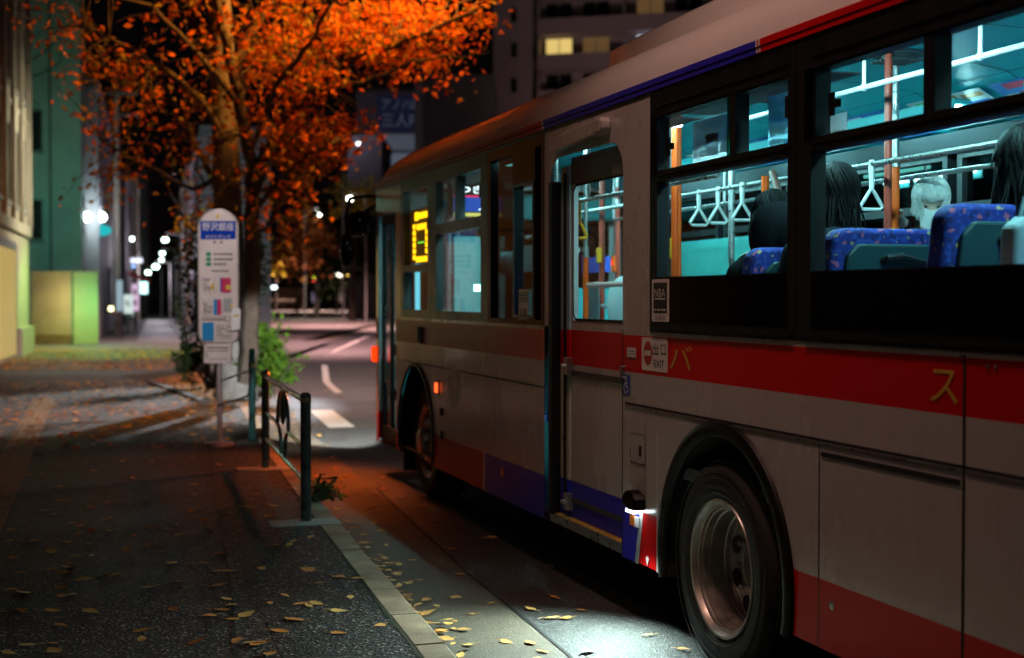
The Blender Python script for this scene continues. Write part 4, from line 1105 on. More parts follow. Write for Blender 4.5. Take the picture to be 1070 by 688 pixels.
    dg = bpy.context.evaluated_depsgraph_get(); me = bpy.data.meshes.new_from_object(ro.evaluated_get(dg))
    bpy.data.objects.remove(ro)
    og = Vector((P.x, P.y, P.z - .46))
    for v in me.vertices: v.co = v.co - og
    o = bpy.data.objects.new('person', me); COL.objects.link(o); o.location = og; ORG[o] = og
    me.materials.clear(); me.materials.append(skin); me.materials.append(coat)
    nk = neck - og; ax = (H - neck).normalized()
    mi = []
    for p in me.polygons:
        c = p.center
        k = 1
        if (c - nk).dot(ax) > -.01 and (c - nk).length < .36: k = 0
        for f in fing:
            if (c - (f - og)).length < .085: k = 0
        mi.append(k)
    me.polygons.foreach_set('material_index', mi); me.polygons.foreach_set('use_smooth', [True]*len(mi)); me.update()
    tag(o, label, 'person', group)
    # hair: a cap of the scalp and many locks
    hb = MB(); random.seed(len(label))
    hb.ball(hq(0, -.012, .038), (.086, .102, .098), 20, 12, 0, head_q)
    ax_, ay_, az_ = .088, .104, .100
    for k in range(520):
        th = random.uniform(0, 2*math.pi)
        front = max(0.0, math.sin(th))                      # +y is the face
        ph0 = random.uniform(.05, .9)
        stop = 1.0 if (front > .5 and hair_style != 'forward') else (1.55 if front > .35 else 2.0)
        if hair_style == 'forward' and front > .3: stop = 1.35
        lift = random.uniform(1.0, 1.12); pts = []; ph = ph0; th2 = th
        sw = random.uniform(-.55, .55)
        while ph < stop:
            pts.append(hq(ax_*lift*math.sin(ph)*math.cos(th2), -.012 + ay_*lift*math.sin(ph)*math.sin(th2), .034 + az_*lift*math.cos(ph)))
            ph += .22; th2 += sw*.22
        if len(pts) < 2: continue
        cur = pts[-1].copy(); dv = (pts[-1] - pts[-2]).normalized()
        ln = hair_len*random.uniform(.6, 1.1)*(1 if front < .3 else .3) if front < .5 or hair_style == 'forward' else .02
        for t in range(5):
            dv = (dv + Vector((random.uniform(-.3,.3), random.uniform(-.3,.3), -.5))).normalized(); cur = cur + dv*ln/5; pts.append(cur.copy())
        n_ = len(pts); hb.tube(pts, [.009*(1 - .8*max(0, (i/(n_-1)) - .55)/.45) for i in range(n_)], 5)
    if hair_style == 'forward':
        for k in range(0):            # loose wisps standing off the head
            th = random.uniform(-.9, 1.0) + (math.pi if k % 4 else 0); ph = random.uniform(.8, 1.5)
            d = head_q @ Vector((math.sin(ph)*math.cos(th), math.sin(ph)*math.sin(th), math.cos(ph)))
            c = hq(ax_*1.03*math.sin(ph)*math.cos(th), -.012 + ay_*1.03*math.sin(ph)*math.sin(th), .034 + az_*1.03*math.cos(ph)); pts = [c.copy()]
            v = (d + Vector((random.uniform(-.5,.5), random.uniform(-.5,.5), random.uniform(-.2,.5)))).normalized()
            for t in range(5): v = (v + Vector((random.uniform(-.3,.3), random.uniform(-.3,.3), -.28))).normalized(); c = c + v*random.uniform(.010, .022); pts.append(c.copy())
            hb.tube(pts, [.005, .006, .005, .004, .003, .001], 4)
    hb.build('hair', hair_m, o, smooth=True)
    eb = MB()
    for s in (-1, 1): eb.ball(hq(.030*s, .076, .008), .012, 10, 8)
    eb.build('eyes', mat('dark_eyes', (.02,.015,.012), .15), o, smooth=True)
    if mask:
        mk_ = MB()
        for i in range(8):
            for j in range(8):
                def mp_(i, j):
                    a = -1.05 + 2.1*i/8; z = .0 - .115*j/8
                    r = .098 + .018*math.exp(-(a*2.2)**2) * (1 - abs(j/8-.35))
                    wx = .066 - .012*abs(j/8 - .4)
                    return hq(math.sin(a)*wx*1.05, math.cos(a)*r + .010 - .0*z, z)
                mk_.poly([mp_(i,j), mp_(i+1,j), mp_(i+1,j+1), mp_(i,j+1)])
        mk_.build('face_mask', mat('white_mask', (.7,.74,.74), .7, var=.05), o, smooth=True)
    return o
Q = Quaternion
def yawq(a, pitch=0.0): return Q((0,0,1), a) @ Q((1,0,0), pitch)
# seated by the window in the first rear seat row, seen from behind
h = on_plane(808, 232, DB+.42)
person('passenger in a black coat leaning at the first window behind the exit door', (DB+.42, h.y+.10, 1.30), 0, h, yawq(.2, -.25), coat_dark, hair_black, .20, bulk=1.15)
h = on_plane(872, 205, DB+.48)
person('dark-haired passenger in a dark hooded jacket seen from behind over a low blue seat back', (DB+.48, h.y+.08, 1.33), 0, h, yawq(-.15, -.05), coat_teal, hair_brown, .22, bulk=1.12)
hq_ = on_plane(808, 232, DB+.42); hd = MB(); hd.ball((hq_.x+.01, hq_.y-.03, hq_.z-.06), (.145, .14, .19), 20, 12); hd.build('jacket_hood', coat_dark, bpy.data.objects['person'], smooth=True)
hd = MB(); hd.ball((DB+.48, h.y-.06, h.z-.22), (.20, .13, .09), 18, 10); 
hdo = hd.build('jacket_hood', coat_teal, bpy.data.objects['person.001'], smooth=True)
h = on_plane(1068, 172, DB+.62)
person('passenger with long dark hair behind the tall blue seat back at the right edge', (DB+.62, h.y+.10, 1.36), 0, h, yawq(.1, 0), coat_dark, hair_brown, .26)
# fair-haired passenger across the aisle, bowed, holding the orange pole
pa = on_plane(935, 230, DB+1.35); h = on_plane(972, 212, DB+1.78)
person('fair-haired passenger in a white face mask bowing and holding an orange pole', (DB+1.98, h.y+.22, 1.34), rad(150), h, yawq(rad(150), -.42), coat_dark, hair_fair, .075, 'forward', hands={1: Vector((DB+1.35, pa.y, pa.z)) + Vector((.07, 0, 0))}, mask=True, fingers_on=(1, Vector((DB+1.35, pa.y, pa.z)), .021))
# cloth bag hung on the seat at the right edge
b = MB(); p = on_plane(1078, 262, DB+.34)
pts = [(-.11, 0), (.11, 0), (.10, .20), (.05, .235), (-.05, .235), (-.10, .20)]
b.prism(pts, lambda u, v, d: (p.x + u, p.y + d, p.z - .12 + v), -.045, .045)
bg = b.build('cloth_bag', mat('pale_blue_cloth', (.35,.48,.52), .8, var=.12, bump=.2, bscale=50), None, bevel=.02, bseg=3)
t = MB(); t.tube([(p.x-.05, p.y, p.z+.11), (p.x-.03, p.y, p.z+.18), (p.x+.03, p.y, p.z+.18), (p.x+.05, p.y, p.z+.11)], .008, 6); t.build('handle', mat('pale_blue_cloth', (.35,.48,.52)), bg, smooth=True)
tag(bg, 'pale blue cloth bag behind the seat back below the long-haired passenger', 'bag')
# ================================================================ GROUND
KP = [(-12, .78), (0, 1.30), (5.8, 1.58), (10.2, 1.79), (15, 2.06), (20, 2.42), (27, 3.15), (35, 4.5), (48, 7.4), (75, 15.5), (120, 32), (190, 62)]
def kerb_x(y):
    for (a, xa), (b, xb) in zip(KP, KP[1:]):
        if y <= b:
            t = (y-a)/(b-a); return xa + (xb-xa)*t
    return KP[-1][1]
KS = [-12 + .6*i for i in range(0, 80)] + [36 + 3*i for i in range(0, 52)]
asph_walk = asphalt('pavement_asphalt', (.007, .0062, .006), (.046, .041, .038), (.30, .26, .23), .62, 1.3, 82, .5)
asph_road = asphalt('road_asphalt', (.028, .028, .028), (.065, .064, .062), (.17, .17, .16), .50, .8, 120, .25, rlo=.42)
conc_gutter = asphalt('gutter_concrete', (.085, .068, .048), (.130, .105, .078), (.19, .16, .12), .62, .5, 150, .25)
kerb_stone = mat('kerb_concrete', (.32, .235, .155), .75, var=.42, vscale=4, bump=.6, bscale=140)
side_asph = asphalt('side_street_asphalt', (.05, .05, .05), (.09, .09, .09), (.15, .15, .15), .6, .6, 90, .3)

def struct(mb, name, m, **k):
    o = mb.build(name, m, None, **k); o['kind'] = 'structure'; return o
def grid_strip(mb, ys, fa, fb, z, mi=0, n=1):
    for a, b in zip(ys, ys[1:]):
        for k in range(n):
            A0 = fa(a) + (fb(a)-fa(a))*k/n; A1 = fa(a) + (fb(a)-fa(a))*(k+1)/n
            B0 = fa(b) + (fb(b)-fa(b))*k/n; B1 = fa(b) + (fb(b)-fa(b))*(k+1)/n
            mb.poly([(A0, a, z), (A1, a, z), (B1, b, z), (B0, b, z)], mi)
g = MB(); g.poly([(-900,-300,-.06),(900,-300,-.06),(900,1500,-.06),(-900,1500,-.06)]); struct(g, 'ground', side_asph)
g = MB(); grid_strip(g, KS, kerb_x, lambda y: kerb_x(y) + 14, 0.0, 0, 2); struct(g, 'road', asph_road)
g = MB(); grid_strip(g, KS, lambda y: kerb_x(y) + .001, lambda y: kerb_x(y) + .60, .004); struct(g, 'gutter', conc_gutter)
g = MB(); grid_strip(g, KS, lambda y: -40, lambda y: kerb_x(y) - .145, .118, 0, 2); struct(g, 'pavement', asph_walk)
# kerb stones, 0.6 m each with a dark joint
g = MB(); y = -12.0
random.seed(5)
while y < 48:
    a, b = y + .006, y + .594; j = random.uniform(-.003, .003); dz = random.uniform(-.002, .002)
    xa, xb = kerb_x(a) + j, kerb_x(b) + j
    prof = [(-.15, -.05), (-.15, .112+dz), (-.142, .120+dz), (-.012, .120+dz), (.0, .110+dz), (.012, -.05)]
    A = [(xa + p, a, z) for p, z in prof]; B = [(xb + p, b, z) for p, z in prof]
    n = len(prof); g.raw(A + B, [tuple(range(n)), tuple(reversed(range(n, 2*n)))] + [(i, i+n, (i+1) % n + n, (i+1) % n) for i in range(n)])
    y += .6
struct(g, 'kerb', kerb_stone)
g = MB(); grid_strip(g, KS[:80], lambda y: kerb_x(y) - .149, lambda y: kerb_x(y) - .004, .095); struct(g, 'kerb_bed', mat('joint_dirt', (.012,.012,.008), .95, var=.3))
# mossy dirt along the back of the kerb
g = MB(); random.seed(9)
ys = [2 + .07*i for i in range(200)]
for a, b in zip(ys, ys[1:]):
    w0 = .012 + .022*abs(math.sin(a*3.1))*random.random(); 
    g.poly([(kerb_x(a)-.149-w0, a, .1225), (kerb_x(a)-.147, a, .1225), (kerb_x(b)-.147, b, .1225), (kerb_x(b)-.149-w0, b, .1225)])
struct(g, 'moss_strip', mat('moss_dirt', (.022, .024, .008), .95, var=.5, vscale=30, bump=.5, bscale=90))
# far side of the road: pavement and kerb
g = MB(); grid_strip(g, KS, lambda y: kerb_x(y) + 13.6, lambda y: kerb_x(y) + 22, .12); struct(g, 'far_pavement', side_asph)
# asphalt seams and patches on the pavement
seam_m = mat('asphalt_seam', (.008, .008, .008), .8, var=.2)
def strip_path(pts, w, z, name, m):
    g = MB(); P = [Vector((p.x, p.y, z)) for p in pts]
    for a, b in zip(P, P[1:]):
        t = (b-a).normalized(); n = Vector((-t.y, t.x, 0))*w/2
        g.poly([a+n, a-n, b-n, b+n])
    return struct(g, name, m)
random.seed(4)
strip_path([on_ground(px + random.uniform(-.6,.6), py, .12) for px, py in ((219, 470), (221, 500), (226, 530), (230, 555), (234, 580), (237, 600), (241, 640), (245, 688))], .014, .1222, 'seam', seam_m)
strip_path([on_ground(px, py, .0) for px, py in ((393, 512), (440, 556), (485, 598.5), (520, 627), (555, 655), (591.4, 685.4), (620, 711))], .016, .0082, 'gutter_joint', seam_m)
asph_old = asphalt('old_pavement_asphalt', (.006, .0056, .0054), (.040, .036, .033), (.26, .23, .20), .66, 1.4, 74, .5)
g = MB(); ys = [4.5 + .5*i for i in range(22)]
grid_strip(g, ys, lambda y: kerb_x(y) - .73 - .012*(y-5) + .01*math.sin(y*2.3), lambda y: kerb_x(y) - .172, .1206); struct(g, 'pavement_patch', asph_old)
rc = random.Random(44); g = MB()
for (x0, y0, dx, dy, n) in ((-1.5, 6.4, .10, .16, 14), (-.2, 8.3, .12, .05, 10), (.55, 6.2, .02, .16, 12), (-.9, 9.6, .13, -.04, 9)):
    p = Vector((x0, y0)); 
    for k in range(n):
        q = p + Vector((dx + rc.gauss(0,.035), dy + rc.gauss(0,.035))); t = (q-p).normalized(); nn = Vector((-t.y, t.x))*rc.uniform(.0015, .004)
        g.poly([(p.x+nn.x, p.y+nn.y, .1224), (p.x-nn.x, p.y-nn.y, .1224), (q.x-nn.x, q.y-nn.y, .1224), (q.x+nn.x, q.y+nn.y, .1224)]); p = q
struct(g, 'pavement_crack', seam_m)
rs = random.Random(12); g = MB()
for k in range(26):      # chewing gum spots and small stains
    x, y = rs.uniform(-1.6, 1.3), rs.uniform(5.2, 11); r_ = rs.uniform(.012, .03)
    g.poly([(x + r_*rs.uniform(.7,1.2)*math.cos(t), y + r_*rs.uniform(.7,1.2)*math.sin(t), .1228) for t in [2*math.pi*i/10 for i in range(10)]])
struct(g, 'pavement_stain', mat('gum_grey', (.055, .052, .05), .8, var=.2))
# tactile paving
tact = mat('tactile_tile', (.20, .13, .045), .7, var=.3, vscale=5, bump=.3, bscale=120)
g = MB()
def tx(y): return -.72 + .0155*(y - 12)
grid_strip(g, [6 + .3*i for i in range(55)], lambda y: tx(y), lambda y: tx(y) + .30, .1235)
for i in range(54):
    y = 6 + .3*i
    for k in range(4):
        x = tx(y+.15) + .0375 + .075*k
        g.obox((x, y+.15, .126), (.014,0,0), (0,.13,0), (0,0,.0025))
    g.poly([(tx(y), y-.003, .1242), (tx(y)+.3, y-.003, .1242), (tx(y)+.3, y+.003, .1242), (tx(y), y+.003, .1242)], 1)
struct(g, 'tactile_paving', [tact, seam_m])
# road paint
paint = mat('road_paint', (.62, .60, .56), .6, var=.25, vscale=12)
def quad_on(pts, name, m, z):
    g = MB(); P = [on_ground(px, py, 0) for px, py in pts]; g.poly([(p.x, p.y, z) for p in P]); return struct(g, name, m)
g = MB()
def stripe(off, a, b, w=.15):
    ys = [a + (b-a)*i/6 for i in range(7)]
    grid_strip(g, ys, lambda y: kerb_x(y) + off - w/2, lambda y: kerb_x(y) + off + w/2, .005)
stripe(1.05, 17.6, 20.4, .34)
for k in range(10): stripe(5.6, 24 + 10*k, 29 + 10*k, .15)
stripe(1.6, 24, 34, .14); stripe(1.5, 42, 150, .15); stripe(9.6, 20, 160, .15)
for k in range(6): 
    y = 62 + 1.0*k; 
struct(g, 'road_marking', paint)
g = MB()
for k in range(9):
    o = .9 + k*.95
    grid_strip(g, [84, 86, 88], lambda y: kerb_x(y) + o, lambda y: kerb_x(y) + o + .5, .0055)
struct(g, 'crossing_marking', paint)
# side street mouth: asphalt strip and planter kerb, alley
g = MB(); A = [cam_xz(-34, 27.5), cam_xz(-5.6, 27.5), cam_xz(-6.5, 50), cam_xz(-34, 50)]
g.poly([(p.x, p.y, .1225) for p in A]); struct(g, 'side_street', side_asph)
g = MB(); A = [cam_xz(-13.0, 48), cam_xz(-9.6, 48), cam_xz(-9.6 - .255*200, 248), cam_xz(-13.4 - .255*200, 248)]
g.poly([(p.x, p.y, .127) for p in A]); struct(g, 'alley', asphalt('alley_asphalt', (.06,.058,.06), (.10,.098,.10), (.2,.2,.2), .45, .5, 60, .4))
brick_dark = mat('old_kerb_stone', (.09, .08, .07), .8, var=.35, vscale=6, bump=.4, bscale=60)
g = MB(); P = [on_ground(158, 401, .12), on_ground(190, 412, .12), on_ground(212, 421, .12), on_ground(250, 424, .12)]
for a, b in zip(P, P[1:]):
    t = (b-a).normalized(); n = Vector((-t.y, t.x, 0))*.07; m_ = (a+b)/2
    g.obox((m_.x, m_.y, .137), t*(b-a).length/2*.985, n, (0,0,.022))
struct(g, 'planter_kerb', brick_dark)
g = MB(); Q_ = [on_ground(127, 393, .12), on_ground(165, 402, .12), on_ground(212, 419, .12), on_ground(255, 422, .12), on_ground(290, 395, .12), on_ground(200, 386, .12)]
g.poly([(p.x, p.y, .13) for p in Q_]); struct(g, 'planting_bed', mat('bed_soil', (.035,.022,.012), .95, var=.4, vscale=4, bump=.8, bscale=30))
# small drain in the road beside the bus
dg_ = on_ground(466, 505, 0)
g = MB(); g.plate([dg_.x-.30, dg_.x+.30], [dg_.y-.22, dg_.y+.22], lambda u, v: 0, lambda u, v, d: (u, v, .0075 + d), 0, .004)
for k in range(7): g.box(dg_.x-.26 + .075*k, dg_.x-.225 + .075*k, dg_.y-.19, dg_.y+.19, .0125, .019)
do = g.build('drain_grate', mat('worn_steel', (.4,.4,.4), .35, metal=.9, var=.2, vscale=20)); tag(do, 'small slotted steel drain grate in the road under the front of the bus', 'drain')

# ================================================================ GUARD RAIL
fence_paint = mat('dark_green_rail_paint', (.09, .13, .12), .33, coat=.3, var=.25, vscale=14, rvar=.12, metal=.2)
def dirx(a, b): return (b-a).normalized()
fa = on_ground(319, 546, .12); fb = on_ground(277, 490, .12)
ft = (fb-fa); ft.z = 0; fl_ = ft.length; ft.normalize()
fe = empty('guard_rail', ((fa.x+fb.x)/2, (fa.y+fb.y)/2, .12)); tag(fe, 'low dark green tubular guard rail with a looped centre at the kerb', 'guard rail')
def fp(u, z): return Vector((fa.x + ft.x*u, fa.y + ft.y*u, .12 + z))
for u, top in ((0, .885), (fl_, .885)):
    g = MB(); g.lathe([(0,0),(.037,0),(.037,top-.02),(.034,top),(.02,top+.01),(0,top+.012)], fp(u, 0), (0,0,1), 24)
    po = g.build('post', fence_paint, fe, smooth=True)
    q = MB(); q.lathe([(.038, top-.055), (.040, top-.052), (.040, top-.03), (.038, top-.027)], fp(u, 0), (0,0,1), 24); q.build('reflective_band', mat('brassy_band', (.42,.30,.12), .4, metal=.5, var=.2), po, smooth=True)
g = MB(); g.tube([fp(.05, .835), fp(fl_-.05, .835)], .022, 14); g.build('top_rail', fence_paint, fe, smooth=True)
g = MB(); g.tube([fp(.05, .275), fp(fl_-.05, .275)], .018, 12); g.build('bottom_rail', fence_paint, fe, smooth=True)
c = fl_*.5
for (u0, u1) in ((.05, c), (c, fl_-.05)):
    g = MB()
    if u0 < c - .1: P = [fp(u0, .51), fp(c-.46, .51), fp(c-.28, .485), fp(c-.18, .42), fp(c-.15, .26)]
    else: P = [fp(c+.15, .26), fp(c+.18, .42), fp(c+.28, .485), fp(c+.46, .51), fp(u1, .51)]
    g.tube(P, .016, 10); g.build('middle_rail', fence_paint, fe, smooth=True)
g = MB(); P = []
for k in range(25):
    q = math.pi*k/24; P.append(fp(c + .42*math.cos(q), .52 + .285*math.sin(q)))
g.tube(P, .016, 10); g.build('centre_loop', fence_paint, fe, smooth=True)
g = MB(); g.ball(fp(c, .66), (.025, .08, .13), 14, 10); g.tube([fp(c, .77), fp(c, .83)], .012, 8); g.build('loop_ornament', fence_paint, fe, smooth=True)
for u in (0, fl_):
    p = fp(u, 0)
    g = MB(); g.obox((p.x-.02, p.y-.06, .122), (.24,0,0), (0,.13,0), (0,0,.006)); o = g.build('post_footing', mat('footing_concrete', (.42,.38,.35), .85, var=.3, vscale=10, bump=.4), fe, bevel=.004)
# bollard
pb = on_ground(263, 462, .12)
be = empty('bollard', pb); tag(be, 'slim green steel post beside the bus stop with a narrowed top', 'bollard')
g = MB(); g.lathe([(0,0),(.038,0),(.038,.78),(.034,.80),(.034,.98),(.02,1.0),(0,1.0)], pb, (0,0,1), 20); g.build('shaft', mat('teal_green_post', (.04,.16,.15), .35, var=.2, metal=.3), be, smooth=True)
g = MB(); g.lathe([(.036,.80),(.042,.80),(.042,.84),(.036,.84)], pb, (0,0,1), 20); g.build('collar', mat('brassy_band', (.42,.30,.12), .4), be, smooth=True)

# ================================================================ BUS STOP
sp = on_ground(229, 466, .12)
st = empty('bus_stop_sign', sp); tag(st, 'tall white rounded bus stop board on a pole with a blue name band', 'bus stop')
vx = Vector((FPX, -460.0, 0)).normalized()      # across the board
vy = Vector((460.0, FPX, 0)).normalized()       # away from the viewer
rot = Quaternion((0,0,1), rad(0)); 
def ST(u, v, d): return sp + vx*u + vy*d + Vector((0,0,v))
zt = 2.47
board_w = mat('board_white', (.62, .54, .52), .45, var=.12, vscale=4, rvar=.1); board_edge = mat('board_edge', (.45,.40,.38), .4, metal=.4, var=.1)
def capsule2(hw, z0, z1, rt, rb, n=14):
    P = []
    for k in range(n+1): q = math.pi*k/n; P.append((hw*math.cos(q), z1 - rt + rt*math.sin(q)))
    P += [(-hw, z0 + rb)]
    for k in range(1, 7): q = math.pi + math.pi/2*k/6; P.append((-hw + rb*.6 + rb*.6*math.cos(q), z0 + rb + rb*math.sin(q)))
    for k in range(0, 6): q = math.pi*1.5 + math.pi/2*k/6; P.append((hw - rb*.6 + rb*.6*math.cos(q), z0 + rb + rb*math.sin(q)))
    P.append((hw, z0 + rb))
    return P
g = MB(); g.lathe([(0,0),(.15,0),(.15,.03),(.04,.05),(.028,.06),(.028,1.1),(0,1.1)], sp + Vector((0,0,.0)), (0,0,1), 20); g.build('pole', mat('pole_pinkish', (.42,.34,.33), .4, var=.2, metal=.2), st, smooth=True)
g = MB(); g.prism(capsule2(.215, 1.07, zt, .20, .12), ST, -.030, .030, 0); bo = g.build('board_frame', board_edge, st, bevel=.006)
g = MB(); g.prism(capsule2(.198, 1.085, zt-.017, .185, .11), ST, -.033, -.0305, 0); fo = g.build('board_face', board_w, bo)
def srect(g, u0, u1, v0, v1, d, mi): g.raw([ST(u0,v0,d), ST(u1,v0,d), ST(u1,v1,d), ST(u0,v1,d)], [(0,1,2,3)], mi)
pr = MB()
mats_pr = [mat('sign_blue', (.004,.035,.32), .85, spec=.1), mat('sign_letter_white', (.75,.72,.70), .4), mat('sign_black', (.03,.03,.03), .5), mat('sign_green', (.03,.26,.12), .4), mat('sign_red', (.5,.03,.10), .4), mat('sign_yellow', (.62,.45,.06), .4), mat('sign_paper', (.70,.62,.56), .6, var=.08), mat('sign_grey', (.30,.33,.32), .5), mat('sign_cyan', (.02,.22,.5), .4)]
srect(pr, -.185, .185, 2.155, 2.345, -.0345, 0)
pr.text('野沢銀座', ST, -.165, .165, 2.245, 2.330, -.036, 1)
pr.text('のざわぎんざ', ST, -.13, .13, 2.170, 2.200, -.036, 1)
pr.ball(ST(0, 2.395, -.034), (.022, .004, .022), 12, 8, 5)
for x in (-.05, .02): srect(pr, x, x+.025, 2.115, 2.135, -.0345, 2)
for k in range(3):
    z = 2.0 - k*.052
    pr.prism([(-.10 + .030*math.cos(t), z + .022*math.sin(t)) for t in [2*math.pi*i/14 for i in range(14)]], ST, -.0347, -.0335, 3)
    for j in range(6 if k < 2 else 4): srect(pr, -.045 + .034*j, -.022 + .034*j, z-.010, z+.010, -.0345, 2)
for j in range(9): srect(pr, -.07 + .02*j, -.056 + .02*j, 1.818, 1.834, -.0345, 2)
# posted sheets
for (u0, u1, v0, v1, mi) in ((-.155,-.045,1.60,1.76,6),(.035,.13,1.60,1.755,4),(.02,.038,1.61,1.755,0),(-.155,-.05,1.36,1.52,6),(-.05,-.012,1.37,1.53,8),(-.012,.03,1.37,1.53,4),(.05,.095,1.40,1.54,7),(.095,.14,1.40,1.54,7),(.05,.15,1.30,1.385,6),(-.17,-.05,1.10,1.29,8),(-.02,.13,1.115,1.26,6)):
    srect(pr, u0, u1, v0, v1, -.0345 - .0004*mi, mi)
for (u0, u1, v0, v1, mi) in ((-.155,-.152,1.60,1.76,2),(-.048,-.045,1.60,1.76,2),(-.075,-.045,1.63,1.69,5),(-.17,.08,1.315,1.320,2),(-.17,.08,1.335,1.339,2),(.12,.15,1.44,1.475,5),(-.155,-.152,1.36,1.52,2),(-.02,-.017,1.115,1.26,2),(.127,.13,1.115,1.26,2),(-.02,.13,1.257,1.26,2),(.08,.13,1.63,1.68,5)):
    srect(pr, u0, u1, v0, v1, -.0395, mi)
rb = random.Random(8)
for (u0, u1, v0, v1) in ((-.148,-.08,1.61,1.75),(-.148,-.056,1.37,1.51),(-.012,.122,1.125,1.25),(.056,.145,1.308,1.378)):
    v = v0
    while v < v1:
        u = u0
        while u < u1:
            w = rb.uniform(.008, .03)
            if rb.random() < .75: srect(pr, u, min(u1, u+w), v, v+.0045, -.0405, rb.choice([2, 2, 7, 7, 0]))
            u += w + .005
        v += .0125
pr.build('board_print', mats_pr, fo)
lf = MB(); lf.prism([(.135,1.20),(.225,1.22),(.235,1.42),(.215,1.44),(.14,1.43)], ST, -.046, -.044, 0); lf.raw([ST(.16,1.35,-.047), ST(.215,1.355,-.047), ST(.215,1.375,-.047), ST(.16,1.37,-.047)], [(0,1,2,3)], 1); lf.build('leaflet', [mat('leaflet_white', (.72,.72,.70), .5), mats_pr[5]], bo)
g = MB(); g.box(-1,1,-1,1,-1,1) if False else g.prism([(-.155,.86),(.125,.86),(.135,1.065),(-.145,1.065)], ST, -.036, .02, 0); ti = g.build('timetable_case', board_w, st, bevel=.004)
g = MB()
for (u0,u1,v0,v1) in ((-.125,.105,1.02,1.03),(-.125,.10,.99,.996),(-.125,-.118,.91,.99),(-.10,.09,.905,.91)): srect(g, u0, u1, v0, v1, -.0375, 0)
g.build('timetable_lines', mats_pr[2], ti)
frame_dark = mat('bracket_dark', (.05,.05,.05), .5, var=.1)
rl = MB(); P = [ST(.02, .68, -.03), ST(.30, .78, -.02), ST(.33, .72, 0), ST(.30, .52, .0), ST(-.02, .42, -.03)]
rl.tube(P, .012, 8); rl.build('lower_bracket', frame_dark, st, smooth=True)

# ================================================================ TREE
bark = mat('tree_bark', (.060, .045, .036), .85, var=.45, vscale=7, bump=.9, bscale=26)
bark_pale = mat('pale_bark', (.14, .13, .13), .8, var=.35, vscale=6, bump=.5, bscale=22)
leaf_or = leafmat('orange_leaves', (.50, .075, .006), (.70, .22, .015), .5)
leaf_ye = leafmat('yellow_green_leaves', (.42, .17, .02), (.34, .28, .04), .5)
leaf_gr = leafmat('green_leaves', (.05, .14, .012), (.12, .24, .02), .45)
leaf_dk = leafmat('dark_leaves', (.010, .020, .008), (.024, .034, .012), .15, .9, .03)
def leaf(mb, p, size, rng, mi=0, droop=.5, wide=.55):
    """one pointed leaf of two folded halves"""
    a = Vector((rng.gauss(0,1), rng.gauss(0,1), rng.gauss(0,.6) - droop)).normalized()
    b = a.cross(Vector((rng.gauss(0,1), rng.gauss(0,1), rng.gauss(0,1)))).normalized(); n = a.cross(b)
    L_, W = size, size*wide/2
    P = [p, p + a*L_*.45 + b*W + n*W*.35, p + a*L_, p + a*L_*.45 - b*W + n*W*.35]
    k = len(mb.v); mb.v += [tuple(q) for q in P]; mb.f += [(k, k+1, k+2), (k, k+2, k+3)]; mb.m += [mi, mi]
def limb(mb, pts, r0, r1, n=9, mi=0, wob=.0, rng=None):
    P = []; R = []
    m = len(pts)
    for i in range(m-1):
        for k in range(4):
            t = k/4; a = pts[i].lerp(pts[i+1], t)
            if rng and wob: a = a + Vector((rng.uniform(-1,1), rng.uniform(-1,1), rng.uniform(-1,1)))*wob
            P.append(a); R.append(r0 + (r1-r0)*((i+t)/(m-1)))
    P.append(pts[-1]); R.append(r1)
    mb.tube(P, R, n, mi)
    return P
rng = random.Random(21)
ZT = 21.3
tb = on_ground(247, 417, .12)
tree = empty('street_tree', tb); tag(tree, 'large autumn street tree with orange leaves spreading over the pavement and kerb', 'tree')
TP = lambda px, py, dz=0.0: at(px, py, ZT + dz)
tm = MB()
trunk_pts = [Vector((tb.x, tb.y, .10)), TP(246, 380), TP(244, 330), TP(241, 270), TP(238, 200), TP(236, 130), TP(234, 60), TP(231, 0), TP(226, -70), TP(220, -150)]
tm.tube([trunk_pts[0] + Vector((0,0,-.02))] + trunk_pts[1:], [.34, .27, .245, .23, .215, .20, .18, .165, .13, .09], 14)
tmo = tm.build('trunk', bark_pale, tree, smooth=True)
# limbs
lm_ = MB(); anchors = []
def L2(pts, r0, r1, wob=.03): anchors.extend(limb(lm_, pts, r0, r1, 8, 0, wob, rng)[2:])
L2([TP(258, 400, -.3), TP(262, 330, -.4), TP(264, 260, -.4), TP(265, 200, -.4), TP(262, 160, -.5), TP(252, 110, -.7), TP(240, 60, -1), TP(226, 0, -1.2), TP(220,-50,-1.3)], .14, .05)
L2([TP(264, 200, -.4), TP(280, 160, -.5), TP(296, 128, -.6), TP(330, 92, -.8), TP(366, 66, -1), TP(400, 52, -1.2), TP(450, 34, -1.4), TP(505, 8, -1.6)], .10, .02)
L2([TP(300, 122, -.6), TP(340, 66, .2), TP(372, 20, .6), TP(400, -30, .9)], .06, .02)
L2([TP(330, 92, -.8), TP(380, 88, -1.6), TP(430, 66, -2.0), TP(480, 60, -2.2), TP(512, 56, -2.2)], .035, .008)
L2([TP(237, 150), TP(215, 110, -.4), TP(180, 78, -.8), TP(140, 52, -1), TP(90, 30, -1.2)], .07, .015)
L2([TP(238, 210), TP(222, 185, .4), TP(205, 150, .6), TP(188, 112, .6), TP(150, 90, .3), TP(100, 82, 0)], .075, .012)
L2([TP(226, 190, .4), TP(200, 200, .2), TP(160, 175, -.2), TP(110, 150, -.6)], .05, .01)
L2([TP(220, 250, .2), TP(196, 235, .3), TP(170, 190, .5)], .045, .012)
L2([TP(236, 90), TP(262, 40, .5), TP(290, -5, 1), TP(310, -60, 1.3)], .08, .03)
L2([TP(235, 70), TP(200, 20, .4), TP(170, -40, .8)], .07, .03)
